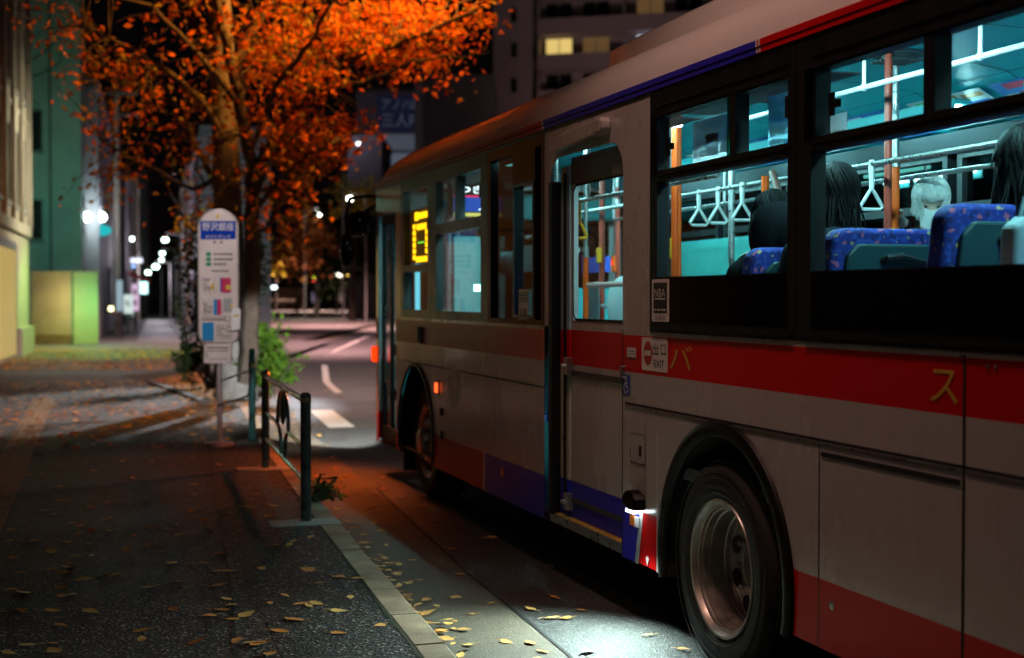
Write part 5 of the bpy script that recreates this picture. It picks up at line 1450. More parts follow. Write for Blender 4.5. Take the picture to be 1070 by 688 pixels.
L2([TP(266, 220, -.4), TP(290, 190, -.7), TP(320, 165, -1), TP(355, 150, -1.2), TP(390, 128, -1.5)], .045, .008)
L2([TP(264, 260, -.4), TP(282, 230, .1), TP(300, 200, .4), TP(310, 170, .6)], .04, .01)
L2([TP(262, 160, -.5), TP(290, 90, -1.5), TP(330, 40, -2.2), TP(350, -10, -2.6)], .05, .02)
L2([TP(250, 110, -.7), TP(210, 60, -1.8), TP(160, 10, -2.4), TP(60, -20, -3)], .05, .015)
lm_.build('limbs', bark, tree, smooth=True)
# crown: twigs from the limbs into the clumps, leaves along them. (px, py, rx, ry, depth spread, twigs, leaves, yellow share)
zones = [(135, 90, 70, 46, 1.2, 20, 12, .3), (115, 75, 40, 24, .6, 9, 12, .6), (160, 138, 76, 40, 1.2, 20, 11, .15), (185, 55, 60, 56, 1.5, 18, 9, .2), (110, 180, 40, 20, .8, 9, 9, .3),
         (260, 25, 70, 50, 1.8, 34, 12, .3), (330, 40, 70, 45, 1.6, 60, 17, .08), (410, 30, 60, 36, 1.0, 56, 20, .05), (470, 14, 44, 18, .8, 26, 14, .05), (440, 66, 60, 16, .6, 22, 7, .05),
         (325, 145, 40, 20, .8, 40, 19, .08), (372, 130, 18, 8, .4, 8, 11, .05), (300, 185, 30, 34, 1.0, 24, 13, .4), (285, 225, 22, 26, .8, 10, 10, .4),
         (232, 190, 34, 40, 1.0, 15, 9, .85), (252, 110, 40, 50, 1.2, 18, 9, .5), (204, 215, 26, 22, .8, 12, 9, .35), (300, 100, 40, 40, 1.2, 30, 13, .15), (60, 20, 50, 24, 1.0, 14, 9, .1), (230, -50, 200, 50, 2.5, 60, 12, .15)]
cm = MB(); tw = MB()
for (px, py, rx, ry, dz, nt_, nl, ys_) in zones:
    for k in range(nt_):
        r_ = math.sqrt(rng.random()); q = rng.uniform(0, 2*math.pi)
        c = TP(px + rx*r_*math.cos(q), py + ry*r_*math.sin(q), rng.uniform(-dz, dz) - .5)
        a = min(anchors, key=lambda p: (p - c).length + rng.uniform(0, .5))
        d = c - a
        if d.length > 2.4: a = c - d.normalized()*2.4; 
        mid = a.lerp(c, .55) + Vector((rng.uniform(-.1,.1), rng.uniform(-.1,.1), rng.uniform(0,.14)))
        end = c + d.normalized()*.25 + Vector((0,0,-.10))
        tw.tube([a, mid, c, end], [.014, .009, .006, .003], 4, cap=False)
        mi = 1 if rng.random() < ys_ else 0
        for j in range(nl):
            t = rng.random(); p = (mid.lerp(c, t*2) if t < .5 else c.lerp(end, t*2-1))
            p = p + Vector((rng.gauss(0,.14), rng.gauss(0,.14), rng.gauss(-.04,.11)))
            leaf(cm, p, rng.uniform(.085, .15), rng, mi if rng.random() < .85 else 1-mi)
tw.build('twigs', bark, tree, smooth=True)
cm.build('crown', [leaf_or, leaf_ye], tree, auto='keep')

# shrubs round the foot of the tree
def shrub(name, label, boxes, n, m, size=.10, seed=1, base=None, stems=6, wide=.55):
    r = random.Random(seed); g = MB(); s = MB()
    c0 = sum((Vector(b[0]) for b in boxes), Vector())/len(boxes)
    b0 = base or Vector((c0.x, c0.y, .12))
    e = empty(name, b0); tag(e, label, 'shrub')
    for (c, rr) in boxes:
        c = Vector(c)
        for k in range(stems):
            q = c + Vector((r.gauss(0,.5)*rr[0], r.gauss(0,.5)*rr[1], r.gauss(0,.4)*rr[2]))
            s.tube([Vector((b0.x + r.uniform(-.1,.1), b0.y + r.uniform(-.1,.1), b0.z)), Vector((b0.x, b0.y, b0.z)).lerp(q, .5) + Vector((r.uniform(-.1,.1), r.uniform(-.1,.1), .1)), q], [.015, .01, .004], 5)
        for k in range(n):
            d = Vector((r.gauss(0,1), r.gauss(0,1), r.gauss(0,1))).normalized()*(r.random()**.45)
            d = Vector((d.x*rr[0], d.y*rr[1], d.z*rr[2])) * (1 + .25*math.sin(7*d.x + 5*d.z))
            leaf(g, c + d, size*r.uniform(.7, 1.3), r, 0 if not isinstance(m, list) or r.random() < .7 else 1, .1, wide)
    s.build('stems', bark, e, smooth=True); g.build('foliage', m, e, auto='keep')
    return e
shrub('shrub', 'bushy green shrub lit bright by headlights at the foot of the orange tree, kerb side', [(at(277, 360, 21.6), (.34,.35,.40)), (at(282, 385, 21.2), (.46,.40,.32))], 620, leaf_gr, .10, 3)
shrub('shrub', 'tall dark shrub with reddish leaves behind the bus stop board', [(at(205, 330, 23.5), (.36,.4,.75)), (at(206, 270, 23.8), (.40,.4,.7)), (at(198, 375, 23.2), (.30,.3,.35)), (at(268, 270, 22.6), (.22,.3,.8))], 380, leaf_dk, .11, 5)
shrub('weed', 'tuft of green weeds at the foot of the guard rail beside the kerb', [(on_ground(338, 524, .12) + Vector((0,0,.09)), (.16,.22,.09))], 90, leaf_gr, .07, 8, stems=8, wide=.3)['category'] = 'weed'

# ================================================================ FALLEN LEAVES
lf_y = objleaf('fallen_leaf', (.70, .27, .05), (.85, .56, .16))
protos = []
rl_ = random.Random(31)
for k in range(5):
    g = MB(); n = 7; L_ = .1; top = []; botm = []
    curl = rl_.uniform(.1, .5); twist = rl_.uniform(-.5,.5)
    for i in range(n+1):
        t = i/n; w = .026*math.sin(math.pi*t**.8)*(1.05 + .1*math.sin(9*t)); z = .012*curl*4*(t-.5)**2 + .004
        top.append(Vector((w, (t-.5)*L_, z + w*.5*curl + twist*w*(t-.5)))); botm.append(Vector((-w, (t-.5)*L_, z + w*.5*curl - twist*w*(t-.5))))
    mid = [Vector((0, (i/n-.5)*L_, .012*curl*4*(i/n-.5)**2 + .003)) for i in range(n+1)]
    for i in range(n):
        g.poly([mid[i], top[i], top[i+1], mid[i+1]]); g.poly([mid[i], mid[i+1], botm[i+1], botm[i]])
    g.tube([mid[0], mid[0] + Vector((.004,-.02,.004)), mid[0] + Vector((.008,-.035,.002))], .0012, 4)
    me_o = g.build('fallen_leaf', lf_y, smooth=True); me = me_o.data; bpy.data.objects.remove(me_o); protos.append(me)
def drop(x, y, z, s, label, group):
    o = bpy.data.objects.new('fallen_leaf', rl_.choice(protos)); COL.objects.link(o); o.location = (x, y, z)
    o.rotation_euler = (rl_.gauss(0,.07), rl_.gauss(0,.07), rl_.uniform(0, 6.28)); o.scale = (s*rl_.uniform(.8,1.25), s, s)
    tag(o, label, 'leaf', group)
walk_px = [(179,638),(241,634),(226,639),(219,645),(254,645),(240,649),(246,671),(201,674),(30,676),(4,684),(156,615),(60,615),(62,624),(69,594),(83,607),(95,554),(113,556),(30,567),(51,577),(131,575),(80,582),(19,600),(267,674),(155,551),(182,549),(188,559),(220,554),(199,534),(241,598),(226,598),(227,613),(227,580),(127,482),(201,507),(202,518),(258,531),
 (318,632),(331,633),(287,661),(247,671),(270,674),(281,685),(352,604),(372,606),(272,596),(302,570),(323,597),(325,562),(258,530),(284,571),(12,640),(150,660),(90,640),(310,650),(108,603),(176,590),(350,640),(60,655),(20,620),(398,655)]
for px, py in walk_px:
    p = on_ground(px, py, .123); drop(p.x, p.y, .124, rl_.uniform(.8, 1.2), 'fallen yellow leaf on the dark asphalt pavement in front of the guard rail', 'leaves on the near pavement')
road_px = [(474,660),(493,644),(480,602),(476,626),(527,673),(555,675),(465,669),(593,648),(574,648),(608,640),(556,639),(579,626),(616,683),(680,666),(713,681),(666,617),(649,586),(516,563),(508,564),(539,548),(512,633),(569,684),(420,520),(402,500),(440,530),(392,518),(455,545),(470,575),(430,505)]
for px, py in road_px:
    p = on_ground(px, py, .006); drop(p.x, p.y, .010, rl_.uniform(.6, .95), 'fallen leaf on the road between the kerb and the bus', 'leaves on the road beside the bus')
for k in range(85):
    y = rl_.choice([rl_.uniform(5.6, 9.6), rl_.uniform(6.2, 8.8)]); off = abs(rl_.gauss(0, .12)) + .03
    drop(kerb_x(y) + off, y, .010 + rl_.uniform(0, .03), rl_.uniform(.5, .85), 'fallen leaf heaped in the gutter against the kerb', 'leaves in the gutter')
for k in range(78):
    y = rl_.uniform(6.0, 11.0); drop(rl_.uniform(-1.6, 1.45), y, .124, rl_.uniform(.65, 1.0), 'fallen yellow leaf on the dark asphalt pavement in front of the guard rail', 'leaves on the near pavement')
for k in range(45):
    y = rl_.uniform(11, 17.5); x = rl_.uniform(-1.2, 1.75)
    drop(x, y, .124, rl_.uniform(.6, 1.0), 'fallen leaf on the pavement near the bus stop', 'leaves around the bus stop')
# further off nobody could count them
lit = MB(); r = random.Random(77)
def flat_leaf(x, y, z, s):
    q = r.uniform(0, 6.28); a = Vector((math.cos(q), math.sin(q), r.uniform(-.15,.25))); b = Vector((-math.sin(q), math.cos(q), r.uniform(-.25,.25))); p = Vector((x, y, z + .01))
    k = len(lit.v); lit.v += [tuple(p - a*s/2), tuple(p + b*s*.28), tuple(p + a*s/2), tuple(p - b*s*.28)]; lit.f.append((k, k+1, k+2, k+3)); lit.m.append(0 if r.random() < .8 else 1)
for k in range(3600):
    y = r.uniform(14.5, 27); x = r.uniform(-6, kerb_x(y) - .3)
    if r.random() < .35 + .65*(y-14.5)/8: flat_leaf(x, y, .125, r.uniform(.07, .14))
for k in range(9000):
    Z = r.uniform(29.5, 41); X = r.uniform(-24, -7.5); p = cam_xz(X, Z); flat_leaf(p.x, p.y, .126, r.uniform(.07, .15))
for k in range(900):
    t = r.random(); a = on_ground(160, 399, .12).lerp(on_ground(215, 418, .12), t); b = on_ground(200, 388, .12).lerp(on_ground(262, 416, .12), t); p = a.lerp(b, r.random()); flat_leaf(p.x, p.y, .135, r.uniform(.08, .15))
for k in range(220):
    y = r.uniform(9.6, 24); flat_leaf(kerb_x(y) + abs(r.gauss(0,.35)) + .02, y, .008, r.uniform(.05, .10))
for k in range(160):
    y = r.uniform(14, 34); flat_leaf(kerb_x(y) + r.uniform(.2, 4.5), y, .006, r.uniform(.06, .12))
lo = lit.build('leaf_litter', [leafmat('litter_yellow', (.45, .17, .03), (.66, .38, .08), .2), leafmat('litter_red', (.34, .05, .02), (.4, .12, .03), .2)], None, auto='keep'); tag(lo, 'carpet of fallen leaves over the far pavement and side street', 'leaves', kind='stuff')
# ================================================================ BUILDINGS
ALLEY_ANG = math.atan2(.255, 1.0)       # the side alley runs to the left of straight ahead
VIEW_YAW = -math.atan2(460.0, FPX)
AY = VIEW_YAW + ALLEY_ANG
plaster_cream = mat('cream_plaster', (.42, .37, .33), .75, var=.14, vscale=1.2, bump=.2, bscale=30)
plaster_grey = mat('grey_green_plaster', (.27, .31, .30), .75, var=.16, vscale=.9, bump=.2, bscale=30)
plaster_dark = mat('dark_plaster', (.10, .10, .11), .75, var=.2, vscale=1)
plaster_violet = mat('pale_violet_plaster', (.30, .28, .33), .7, var=.15, vscale=1)
concrete = mat('concrete_wall', (.30, .29, .27), .8, var=.2, vscale=1.4, bump=.3, bscale=20)
brick_brown = mat('brown_stone', (.16, .12, .09), .8, var=.25, vscale=6)
win_dark = mat('dark_window_glass', (.012, .014, .016), .12, var=.2, rvar=.05)
frame_grey = mat('window_frame_grey', (.14, .14, .14), .5, var=.1)
frame_pale = mat('window_frame_pale', (.35, .34, .33), .5, var=.1)

def building(name, label, X, Z, w, d, h, m, ang=AY, right=(), front=(), left=(), ledges=(), base=.12, cat='building', roofm=None, fr=None, parapet=.5):
    """front-right corner at X, Z (seen from the pavement); w to the left, d away. Wall, roof and every window a part."""
    o = empty(name, cam_xz(X, Z, base), ang); tag(o, label, cat)
    g = MB()
    g.box(-w, 0, 0, d, 0, h)
    g.build('wall', m, o, local=True)
    g = MB(); g.box(-w-.08, .08, -.08, d+.08, h, h+.18); g.box(-w-.02, .02, -.02, .16, h+.18, h+parapet); g.box(-.16, .02, .165, d, h+.18, h+parapet); g.build('roof', roofm or m, o, local=True)
    for (z, t, p) in ledges:
        g = MB(); g.box(-w-p, p, -p, d, z, z+t); g.build('ledge', m, o, local=True)
    def win(face, u, z, ww, hh, kind=None, gm=None, sill=True):
        f = MB(); e = .06
        def mp(a, b, c):
            if face == 'right': return (c, a, b)
            if face == 'left': return (-w - c, a, b)
            return (a, -c, b)
        f.plate([u, u+e, u+ww/2-.02, u+ww/2+.02, u+ww-e, u+ww], [z, z+e, z+hh-e, z+hh], lambda a, b: None if (z+e < b < z+hh-e and (u+e < a < u+ww/2-.02 or u+ww/2+.02 < a < u+ww-e)) else 0, mp, .006, .05)
        if sill: 
            A = [mp(u-.06, z-.07, .0), mp(u+ww+.06, z-.07, .0), mp(u+ww+.06, z-.005, .0), mp(u-.06, z-.005, .0), mp(u-.06, z-.07, .09), mp(u+ww+.06, z-.07, .09), mp(u+ww+.06, z-.005, .09), mp(u-.06, z-.005, .09)]
            f.raw(A, [(0,3,2,1),(4,5,6,7),(0,1,5,4),(1,2,6,5),(2,3,7,6),(3,0,4,7)])
        fo = f.build('window', fr or frame_grey, o, local=True)
        p = MB(); p.poly([mp(u+.02, z+.02, .012), mp(u+ww-.02, z+.02, .012), mp(u+ww-.02, z+hh-.02, .012), mp(u+.02, z+hh-.02, .012)])
        p.build('pane', gm or win_dark, fo, local=True)
    for a in right: win('right', *a)
    for a in front: win('front', *a)
    for a in left: win('left', *a)
    return o

# corner building at the left edge: its side looks onto the pavement
b1 = building('corner_building', 'cream plastered building with tall narrow windows and a yellow shop front', -11.6, 31.0, 8, 9.0, 13.5, plaster_cream,
    right=[(y, z, .85, 2.0) for z in (3.9, 6.9, 9.9) for y in (.7, 2.8, 4.9, 7.0)], ledges=[(3.25, .28, .10), (6.4, .12, .05), (9.4, .12, .05)])
for y in (2.0, 4.1, 6.2, 8.7):
    g = MB(); g.box(.003, .12, y, y+.28, 3.54, 13.3); g.build('pilaster', plaster_cream, b1, local=True)
g = MB(); g.box(.003, .03, -.0, 4.8, .1, 2.75); g.build('shop_front', emis('shop_front_glow', (1.0, .72, .22), .8), b1, local=True)
g = MB()
for k in range(7): g.box(.031, .06, -.0 + .8*k, .08 + .8*k, .1, 2.75)
g.box(.031, .07, -.1, 4.9, 2.75, 2.95); g.build('shop_front_frame', frame_grey, b1, local=True)
g = MB(); g.box(.003,   .16, 5.1, 8.9, 0, .75); g.build('plinth', plaster_cream, b1, local=True)
# green-lit building behind the yard wall
b2 = building('yard_building', 'tall grey-green plastered building behind the low yard wall', -15.65, 50.5, 7.5, 3.0, 13, plaster_grey, front=[(-2.2, 3.6, .9, 1.5), (-2.2, 6.8, .9, 1.5), (-6.2, 3.6, 1.4, 1.6), (-6.2, 6.8, 1.4, 1.6)], right=[(1.0, 4.0, .8, 1.3)])
g = MB(); g.tube([(-1.05, -.06, .1), (-1.05, -.06, 12.9)], .05, 8); g.build('drain_pipe', frame_grey, b2, local=True, smooth=True)
# yard wall in two lengths
def slab_wall(name, label, a, b, h, th, m, cap, basem, base_h):
    c = (a+b)/2; t = (b-a); ln = t.length; ang = math.atan2(t.y, t.x)
    o = empty(name, (c.x, c.y, .12), ang); tag(o, label, 'wall')
    g = MB(); g.box(-ln/2, ln/2, 0, th, base_h, h); g.build('panel', m, o, local=True)
    g = MB(); g.box(-ln/2-.03, ln/2+.03, -.03, th+.03, h, h+.06); g.build('coping', cap, o, local=True)
    if base_h: g = MB(); g.box(-ln/2, ln/2, -.04, th+.04, 0, base_h); g.build('plinth', basem, o, local=True)
    return o
slab_wall('yard_wall', 'yellow-lit rendered yard wall on a brown stone plinth', cam_xz(-16.0, 46.2), cam_xz(-14.55, 45.8), 2.35, .2, concrete, concrete, brick_brown, .32)
slab_wall('yard_wall', 'green-lit smooth rendered wall next to the plinth wall', cam_xz(-14.50, 45.9), cam_xz(-13.75, 46.1), 2.35, .2, mat('green_lit_render', (.30,.38,.28), .7, var=.08, vscale=2), concrete, None, 0)  # green light mixed into the render colour
g = MB()
# houses along the alley
b3 = building('alley_house', 'pale violet house with two bright wall lamps over its side', -16.0, 53.8, 6, 17, 9.5, plaster_violet, right=[(1.5, 5.2, 1.0, 1.6), (4.5, 5.2, 1.0, 1.6), (8.5, 5.2, 1.0, 1.6), (4.5, 1.0, 1.6, 1.9), (9.5, 1.0, 2.2, 2.0)], front=[(-1.0, 3.9, .5, 1.6)])
b4 = building('alley_house', 'narrow dim house with a red awning along the alley', -20.7, 74.5, 6, 15, 8, plaster_dark, right=[(2, 4.6, 1.2, 1.4), (6, 4.6, 1.2, 1.4), (10, 4.6, 1.2, 1.4)])
g = MB(); g.prism([(0, 3.0), (1.2, 2.5), (1.2, 2.35), (0, 2.85)], lambda u, v, d: (u + .02, 1.0 + d, v), 0, 5.0); g.build('awning', mat('red_awning', (.4,.02,.03), .7, emit=(.5,.01,.03), estr=.0), b4, local=True)
b5 = building('alley_house', 'pinkish house further down the alley beyond the red awning', -24.8, 92, 6, 24, 9, plaster_cream, right=[(3, 4.6, 1.2, 1.4), (8, 4.6, 1.2, 1.4), (14, 4.6, 1.2, 1.4)])
b6 = building('alley_house', 'last dark block on the far bend of the alley', -31.5, 120, 9, 60, 12, plaster_dark, right=[(6, 5, 2, 1.5), (16, 5, 2, 1.5)])
r1 = building('alley_house', 'violet grey house closing the alley on its other side', -13.6 + 3, 61, 3, 20, 8.5, plaster_violet, left=[(3, 4.6, 1.2, 1.4), (9, 4.6, 1.2, 1.4), (14, 4.6, 1.2, 1.4)])
r2 = building('alley_house', 'grey house standing behind the violet one beside the alley', -19.6 + 3, 84, 3, 50, 9, plaster_cream, left=[(3, 4.6, 1.2, 1.4), (9, 4.6, 1.2, 1.4), (20, 4.6, 1.2, 1.4)])

# wall lamps
def wall_lamp(px, py, Z, label, strength, col=(.85, 1, .95), r=.16):
    p = at(px, py, Z)
    e = empty('wall_lamp', (p.x, p.y, p.z - .2)); tag(e, label, 'lamp')
    g = MB(); g.ball(p, r, 16, 10); g.build('bulb', emis('wall_lamp_glow_%g' % strength, col, strength), e, smooth=True)
    g = MB(); w_ = Vector(( -.0, 0, 0)); q = cam_xz(-.45, .05); g.tube([p + Vector((0,0,-.1)), p + Vector((0,0,-.22)), p + Vector((q.x, q.y, -.25))], .025, 6); g.build('bracket', frame_grey, e, smooth=True)
    return p
lamp_a = wall_lamp(92, 227, 53.0, 'left bulb of the bright pair of wall lamps on the violet house', 60)
lamp_b = wall_lamp(107, 227, 55.5, 'right bulb of the bright pair of wall lamps on the violet house', 60)
for (px, py, rr) in ((106, 241, .42), (90, 242, .25)):
    p = at(px, py, 55)
    g = MB(); g.ball((p.x, p.y, p.z), (rr, rr, rr*.55), 14, 8); o = g.build('shop_lantern', emis('cyan_lantern_glow', (.02, .55, .60), .9), smooth=True); tag(o, 'large round cyan lantern under the pair of wall lamps' if rr > .3 else 'small cyan lantern under the left bulb of the wall lamp pair', 'lantern')

# utility pole, signs and lights in the alley
def upole(X, Z, h, label):
    e = empty('utility_pole', cam_xz(X, Z, .12)); tag(e, label, 'pole')
    p = cam_xz(X, Z, .1); g = MB(); g.tube([p, p + Vector((0,0,h))], [.17, .11], 12); g.build('shaft', mat('pole_concrete', (.34,.28,.24), .8, var=.15), e, smooth=True)
    for z in (h-1.0, h-1.9):
        g = MB(); g.obox(p + Vector((0,0,z)), vx*.9, vy*.05, (0,0,.05)); g.build('crossarm', frame_grey, e)
    return p
u1 = upole(-16.35, 57.5, 11, 'concrete utility pole before the pale violet house')
def street_lamp(name, px, py, Z, label, strength, col, w=.42, h=.30, base=.12, side=1, cat='street lamp', polem=None):
    p = at(px, py, Z); foot = p + vx*(1.0*side)
    e = empty(name, (foot.x, foot.y, base)); tag(e, label, cat)
    g = MB(); g.tube([(foot.x, foot.y, base), (foot.x, foot.y, p.z + .25), p + Vector((0,0,.38)) , p + Vector((0,0,h*.5))], [.07, .05, .035, .03], 8); g.build('pole', polem or frame_grey, e, smooth=True)
    g = MB(); g.obox(p, vx*w*.5, vy*w*.5, (0,0,h*.5)); g.build('lantern', emis('lantern_%s_%g' % ('%.2f%.2f' % col[:2], strength), col, strength), e, bevel=h*.2)
    return p
gl = (.72, 1.0, .86)
ords = ['first', 'second', 'third', 'fourth', 'fifth', 'sixth']
al = [(173, 251, 78, .55), (170, 265, 100, .55), (169, 272, 118, .55), (163, 279, 96, .68), (155, 285, 104, .62), (151, 297, 140, .9)]
for k, (px, py, Z, w) in enumerate(al):
    street_lamp('alley_lamp', px, py, Z, '%s highest of the white street lamps in the alley' % ords[k] if k else 'highest of the white street lamps in the alley', 11, gl, w*.5, w*.36, side=1)['x'] if False else street_lamp('alley_lamp', px, py, Z, ('%s highest of the row of white lamps hanging over the alley' % ords[k]) if k else 'highest of the row of white lamps hanging over the alley', 11, gl, w*.5, w*.36, side=1)
def sign_board(px0, px1, py0, py1, Z, label, m, cat='sign', legs=True, marks=(), name='sign_board'):
    a = at(px0, py1, Z); b = at(px1, py0, Z); base = .13
    w = (b - a); hw = abs((px1-px0)/FPX*Z)/2; c = (a+b)/2; hh = (b.z-a.z)/2
    e = empty(name, (c.x, c.y, base if legs else a.z)); tag(e, label, cat)
    g = MB(); g.obox(c, vx*hw, vy*.05, (0,0,hh)); g.build('panel', m, e, bevel=.01)
    if legs and a.z > base + .05:
        g = MB(); g.obox((c.x, c.y, (a.z+base)/2), vx*min(.05, hw*.3), vy*.03, (0,0,(a.z-base)/2)); g.build('leg', frame_grey, e)
    if marks:
        g = MB()
        for (u0,u1,v0,v1,mi) in marks:
            g.obox(c + vx*(hw*(u0+u1)) + Vector((0,0,hh*(v0+v1))) - vy*.056, vx*hw*(u1-u0), vy*.004, (0,0,hh*(v1-v0)), mi)
        g.build('marks', [sticker_black, sticker_green, sticker_red], e)
    return e
sign_board(129.5, 139, 308, 331, 58, 'white glowing stand sign on the alley edge with green foot', emis('sign_white_glow', (.8, .95, .9), .8), marks=[(-.5,.5,-.5,-.36,1),(-.3,.3,0,.06,0),(-.35,.2,.14,.2,0)])
sign_board(138, 145, 297, 325, 66, 'pale pink upright banner sign behind the white stand sign', emis('banner_pink_glow', (.85, .6, .85), .8), marks=[(-.2,.2,.1,.3,2),(-.2,.2,-.3,-.1,2)])
sign_board(122, 128, 293, 325, 57, 'narrow pale blue lit panel by the utility pole', emis('panel_blue_glow', (.55, .75, .85), .55))
sign_board(147, 154, 295, 307, 70, 'small cyan-white shop sign hanging in the alley', emis('sign_cyan_glow', (.5, 1, .95), 3), legs=False)
sign_board(137, 149, 270, 275, 72, 'small white lit fascia board above the red awning', emis('sign_white2_glow', (.8, .85, 1), 1.6), legs=False)
sign_board(138, 142, 277, 280, 70, 'tiny blue lit plate under the white fascia board', emis('sign_blue_glow', (.3, .5, 1), 2), legs=False)
sign_board(114, 118, 320.5, 325, 54, 'small square yellow light low on the violet house', emis('yellow_window_glow', (1, .9, .45), 5), legs=False)
sign_board(137, 140, 248, 252, 72, 'tiny white light high on the house with the red awning', emis('sign_white3_glow', (.85, 1, .9), 8), legs=False)
# red post, dark bicycle-like clutter is left dim
rp = at(193, 333, 40); rb = on_ground(193, 346, .12)
e = empty('marker_post', rb); tag(e, 'slim red marker post beside the dark shrub at the alley corner', 'post')
g = MB(); g.lathe([(0,0),(.07,0),(.05,.05),(.045,.72),(.03,.78),(0,.79)], rb, (0,0,1), 12); g.build('shaft', mat('red_post', (.5,.02,.03), .5, var=.1), e, smooth=True)
g = MB(); g.lathe([(.0465,.5),(.049,.5),(.049,.6),(.0465,.6)], rb, (0,0,1), 12); g.build('band', sticker_white, e, smooth=True)
# parked bicycle beside the pale wall
def bicycle(X, Z, label):
    o = empty('bicycle', cam_xz(X, Z, .13), AY + .2); tag(o, label, 'bicycle')
    bl = mat('bicycle_black', (.02,.02,.022), .4, var=.1)
    for y in (-.52, .52):
        g = MB(); g.tube([(0, y + .33*math.cos(t), .34 + .33*math.sin(t)) for t in [2*math.pi*k/24 for k in range(24)]], .018, 6, closed=True)
        for k in range(8): t = math.pi*k/8; g.tube([(0, y + .32*math.cos(t), .34 + .32*math.sin(t)), (0, y - .32*math.cos(t), .34 - .32*math.sin(t))], .002, 3)
        g.build('wheel', bl, o, local=True)
    g = MB()
    for a, b in (((0,-.52,.34),(0,-.1,.30)), ((0,-.1,.30),(0,-.2,.85)), ((0,-.18,.78),(0,.40,.80)), ((0,-.1,.30),(0,.38,.72)), ((0,.52,.34),(0,.36,.98)), ((0,-.52,.34),(0,-.18,.78))): g.tube([a, b], .016, 6)
    g.build('frame', bl, o, local=True)
    g = MB(); g.tube([(-.28,.28,1.02),(0,.38,1.0),(.28,.28,1.02)], .013, 6); g.build('handlebar', alu, o, local=True)
    g = MB(); g.ball((0,-.22,.92), (.09,.14,.05), 10, 6); g.build('saddle', bl, o, local=True)
    g = MB(); g.box(-.16,.16,.46,.74,.80,1.02); g.build('basket', frame_grey, o, local=True)
bicycle(-14.9, 52.6, 'dark bicycle leaning at the foot of the violet house')

# far apartment block with two lit windows
ang_ap = VIEW_YAW - rad(14)
def apartment():
    Z0, X0 = 120.0, -1.6
    o = empty('apartment_block', cam_xz(X0, Z0, 0), ang_ap); tag(o, 'tall pale apartment block with balconies and two lit windows, upper right', 'building')
    wall_m = mat('apartment_plaster', (.34, .27, .29), .8, var=.08, vscale=.3)
    W_, H_ = 34, 44
    g = MB(); g.box(0, W_, 0, 12, 0, H_); g.build('wall', wall_m, o, local=True)
    g = MB(); g.box(-.3, W_+.3, -.3, 12.3, H_, H_+1); g.build('roof', wall_m, o, local=True)
    fh = 3.0; k = 0
    wm = [mat('lit_window_yellow', (.3,.25,.1), .3, emit=(1.0, .72, .22), estr=.75), mat('lit_window_dim', (.1,.07,.04), .3, emit=(1.0, .55, .2), estr=.10), mat('lit_window_cool', (.3,.3,.35), .3, emit=(.75, .82, 1.0), estr=.8)]
    for fl in range(3, 11):
        z = .9 + fl*fh
        g = MB(); g.box(4.2, W_, -1.5, -1.38, z-.9, z+.25); g.box(4.2, W_, -1.379, -.003, z-1.1, z-.92); 
        for x in (4.2, 11.5, 19, 27): g.box(x, x+.14, -1.37, -.004, z-.918, z+1.7)
        g.build('balcony', wall_m, o, local=True)
        for j, x in enumerate((4.6, 7.8, 12.4, 15.6, 20, 23.4, 28, 31)):
            f = MB(); f.plate([x, x+.07, x+1.15, x+1.22, x+2.3, x+2.37], [z+.0, z+.07, z+1.75, z+1.82], lambda a, b: None if (z+.07 < b < z+1.75 and (x+.07 < a < x+1.15 or x+1.22 < a < x+2.3)) else 0, lambda a, b, c: (a, -c, b), .004, .06)
            fo = f.build('window', frame_pale, o, local=True)
            gm = win_dark
            if fl == 7: gm = {0: wm[0], 1: wm[1], 2: wm[2]}.get(j, win_dark)
            if fl == 8 and j == 2: gm = wm[1]
            p = MB(); p.poly([(x+.03, -.02, z+.03), (x+2.34, -.02, z+.03), (x+2.34, -.02, z+1.79), (x+.03, -.02, z+1.79)]); p.build('pane', gm, fo, local=True)
    for fl in range(3, 11):
        z = 1.2 + fl*fh
        f = MB(); f.plate([1.5, 1.56, 2.1, 2.16], [z, z+.06, z+1.3, z+1.36], lambda a, b: None if (1.56 < a < 2.1 and z+.06 < b < z+1.3) else 0, lambda a, b, c: (a, -c, b), .004, .06); fo = f.build('window', frame_pale, o, local=True)
        p = MB(); p.poly([(1.53, -.02, z+.03), (2.13, -.02, z+.03), (2.13, -.02, z+1.33), (1.53, -.02, z+1.33)]); p.build('pane', win_dark, fo, local=True)
    return o
apartment()
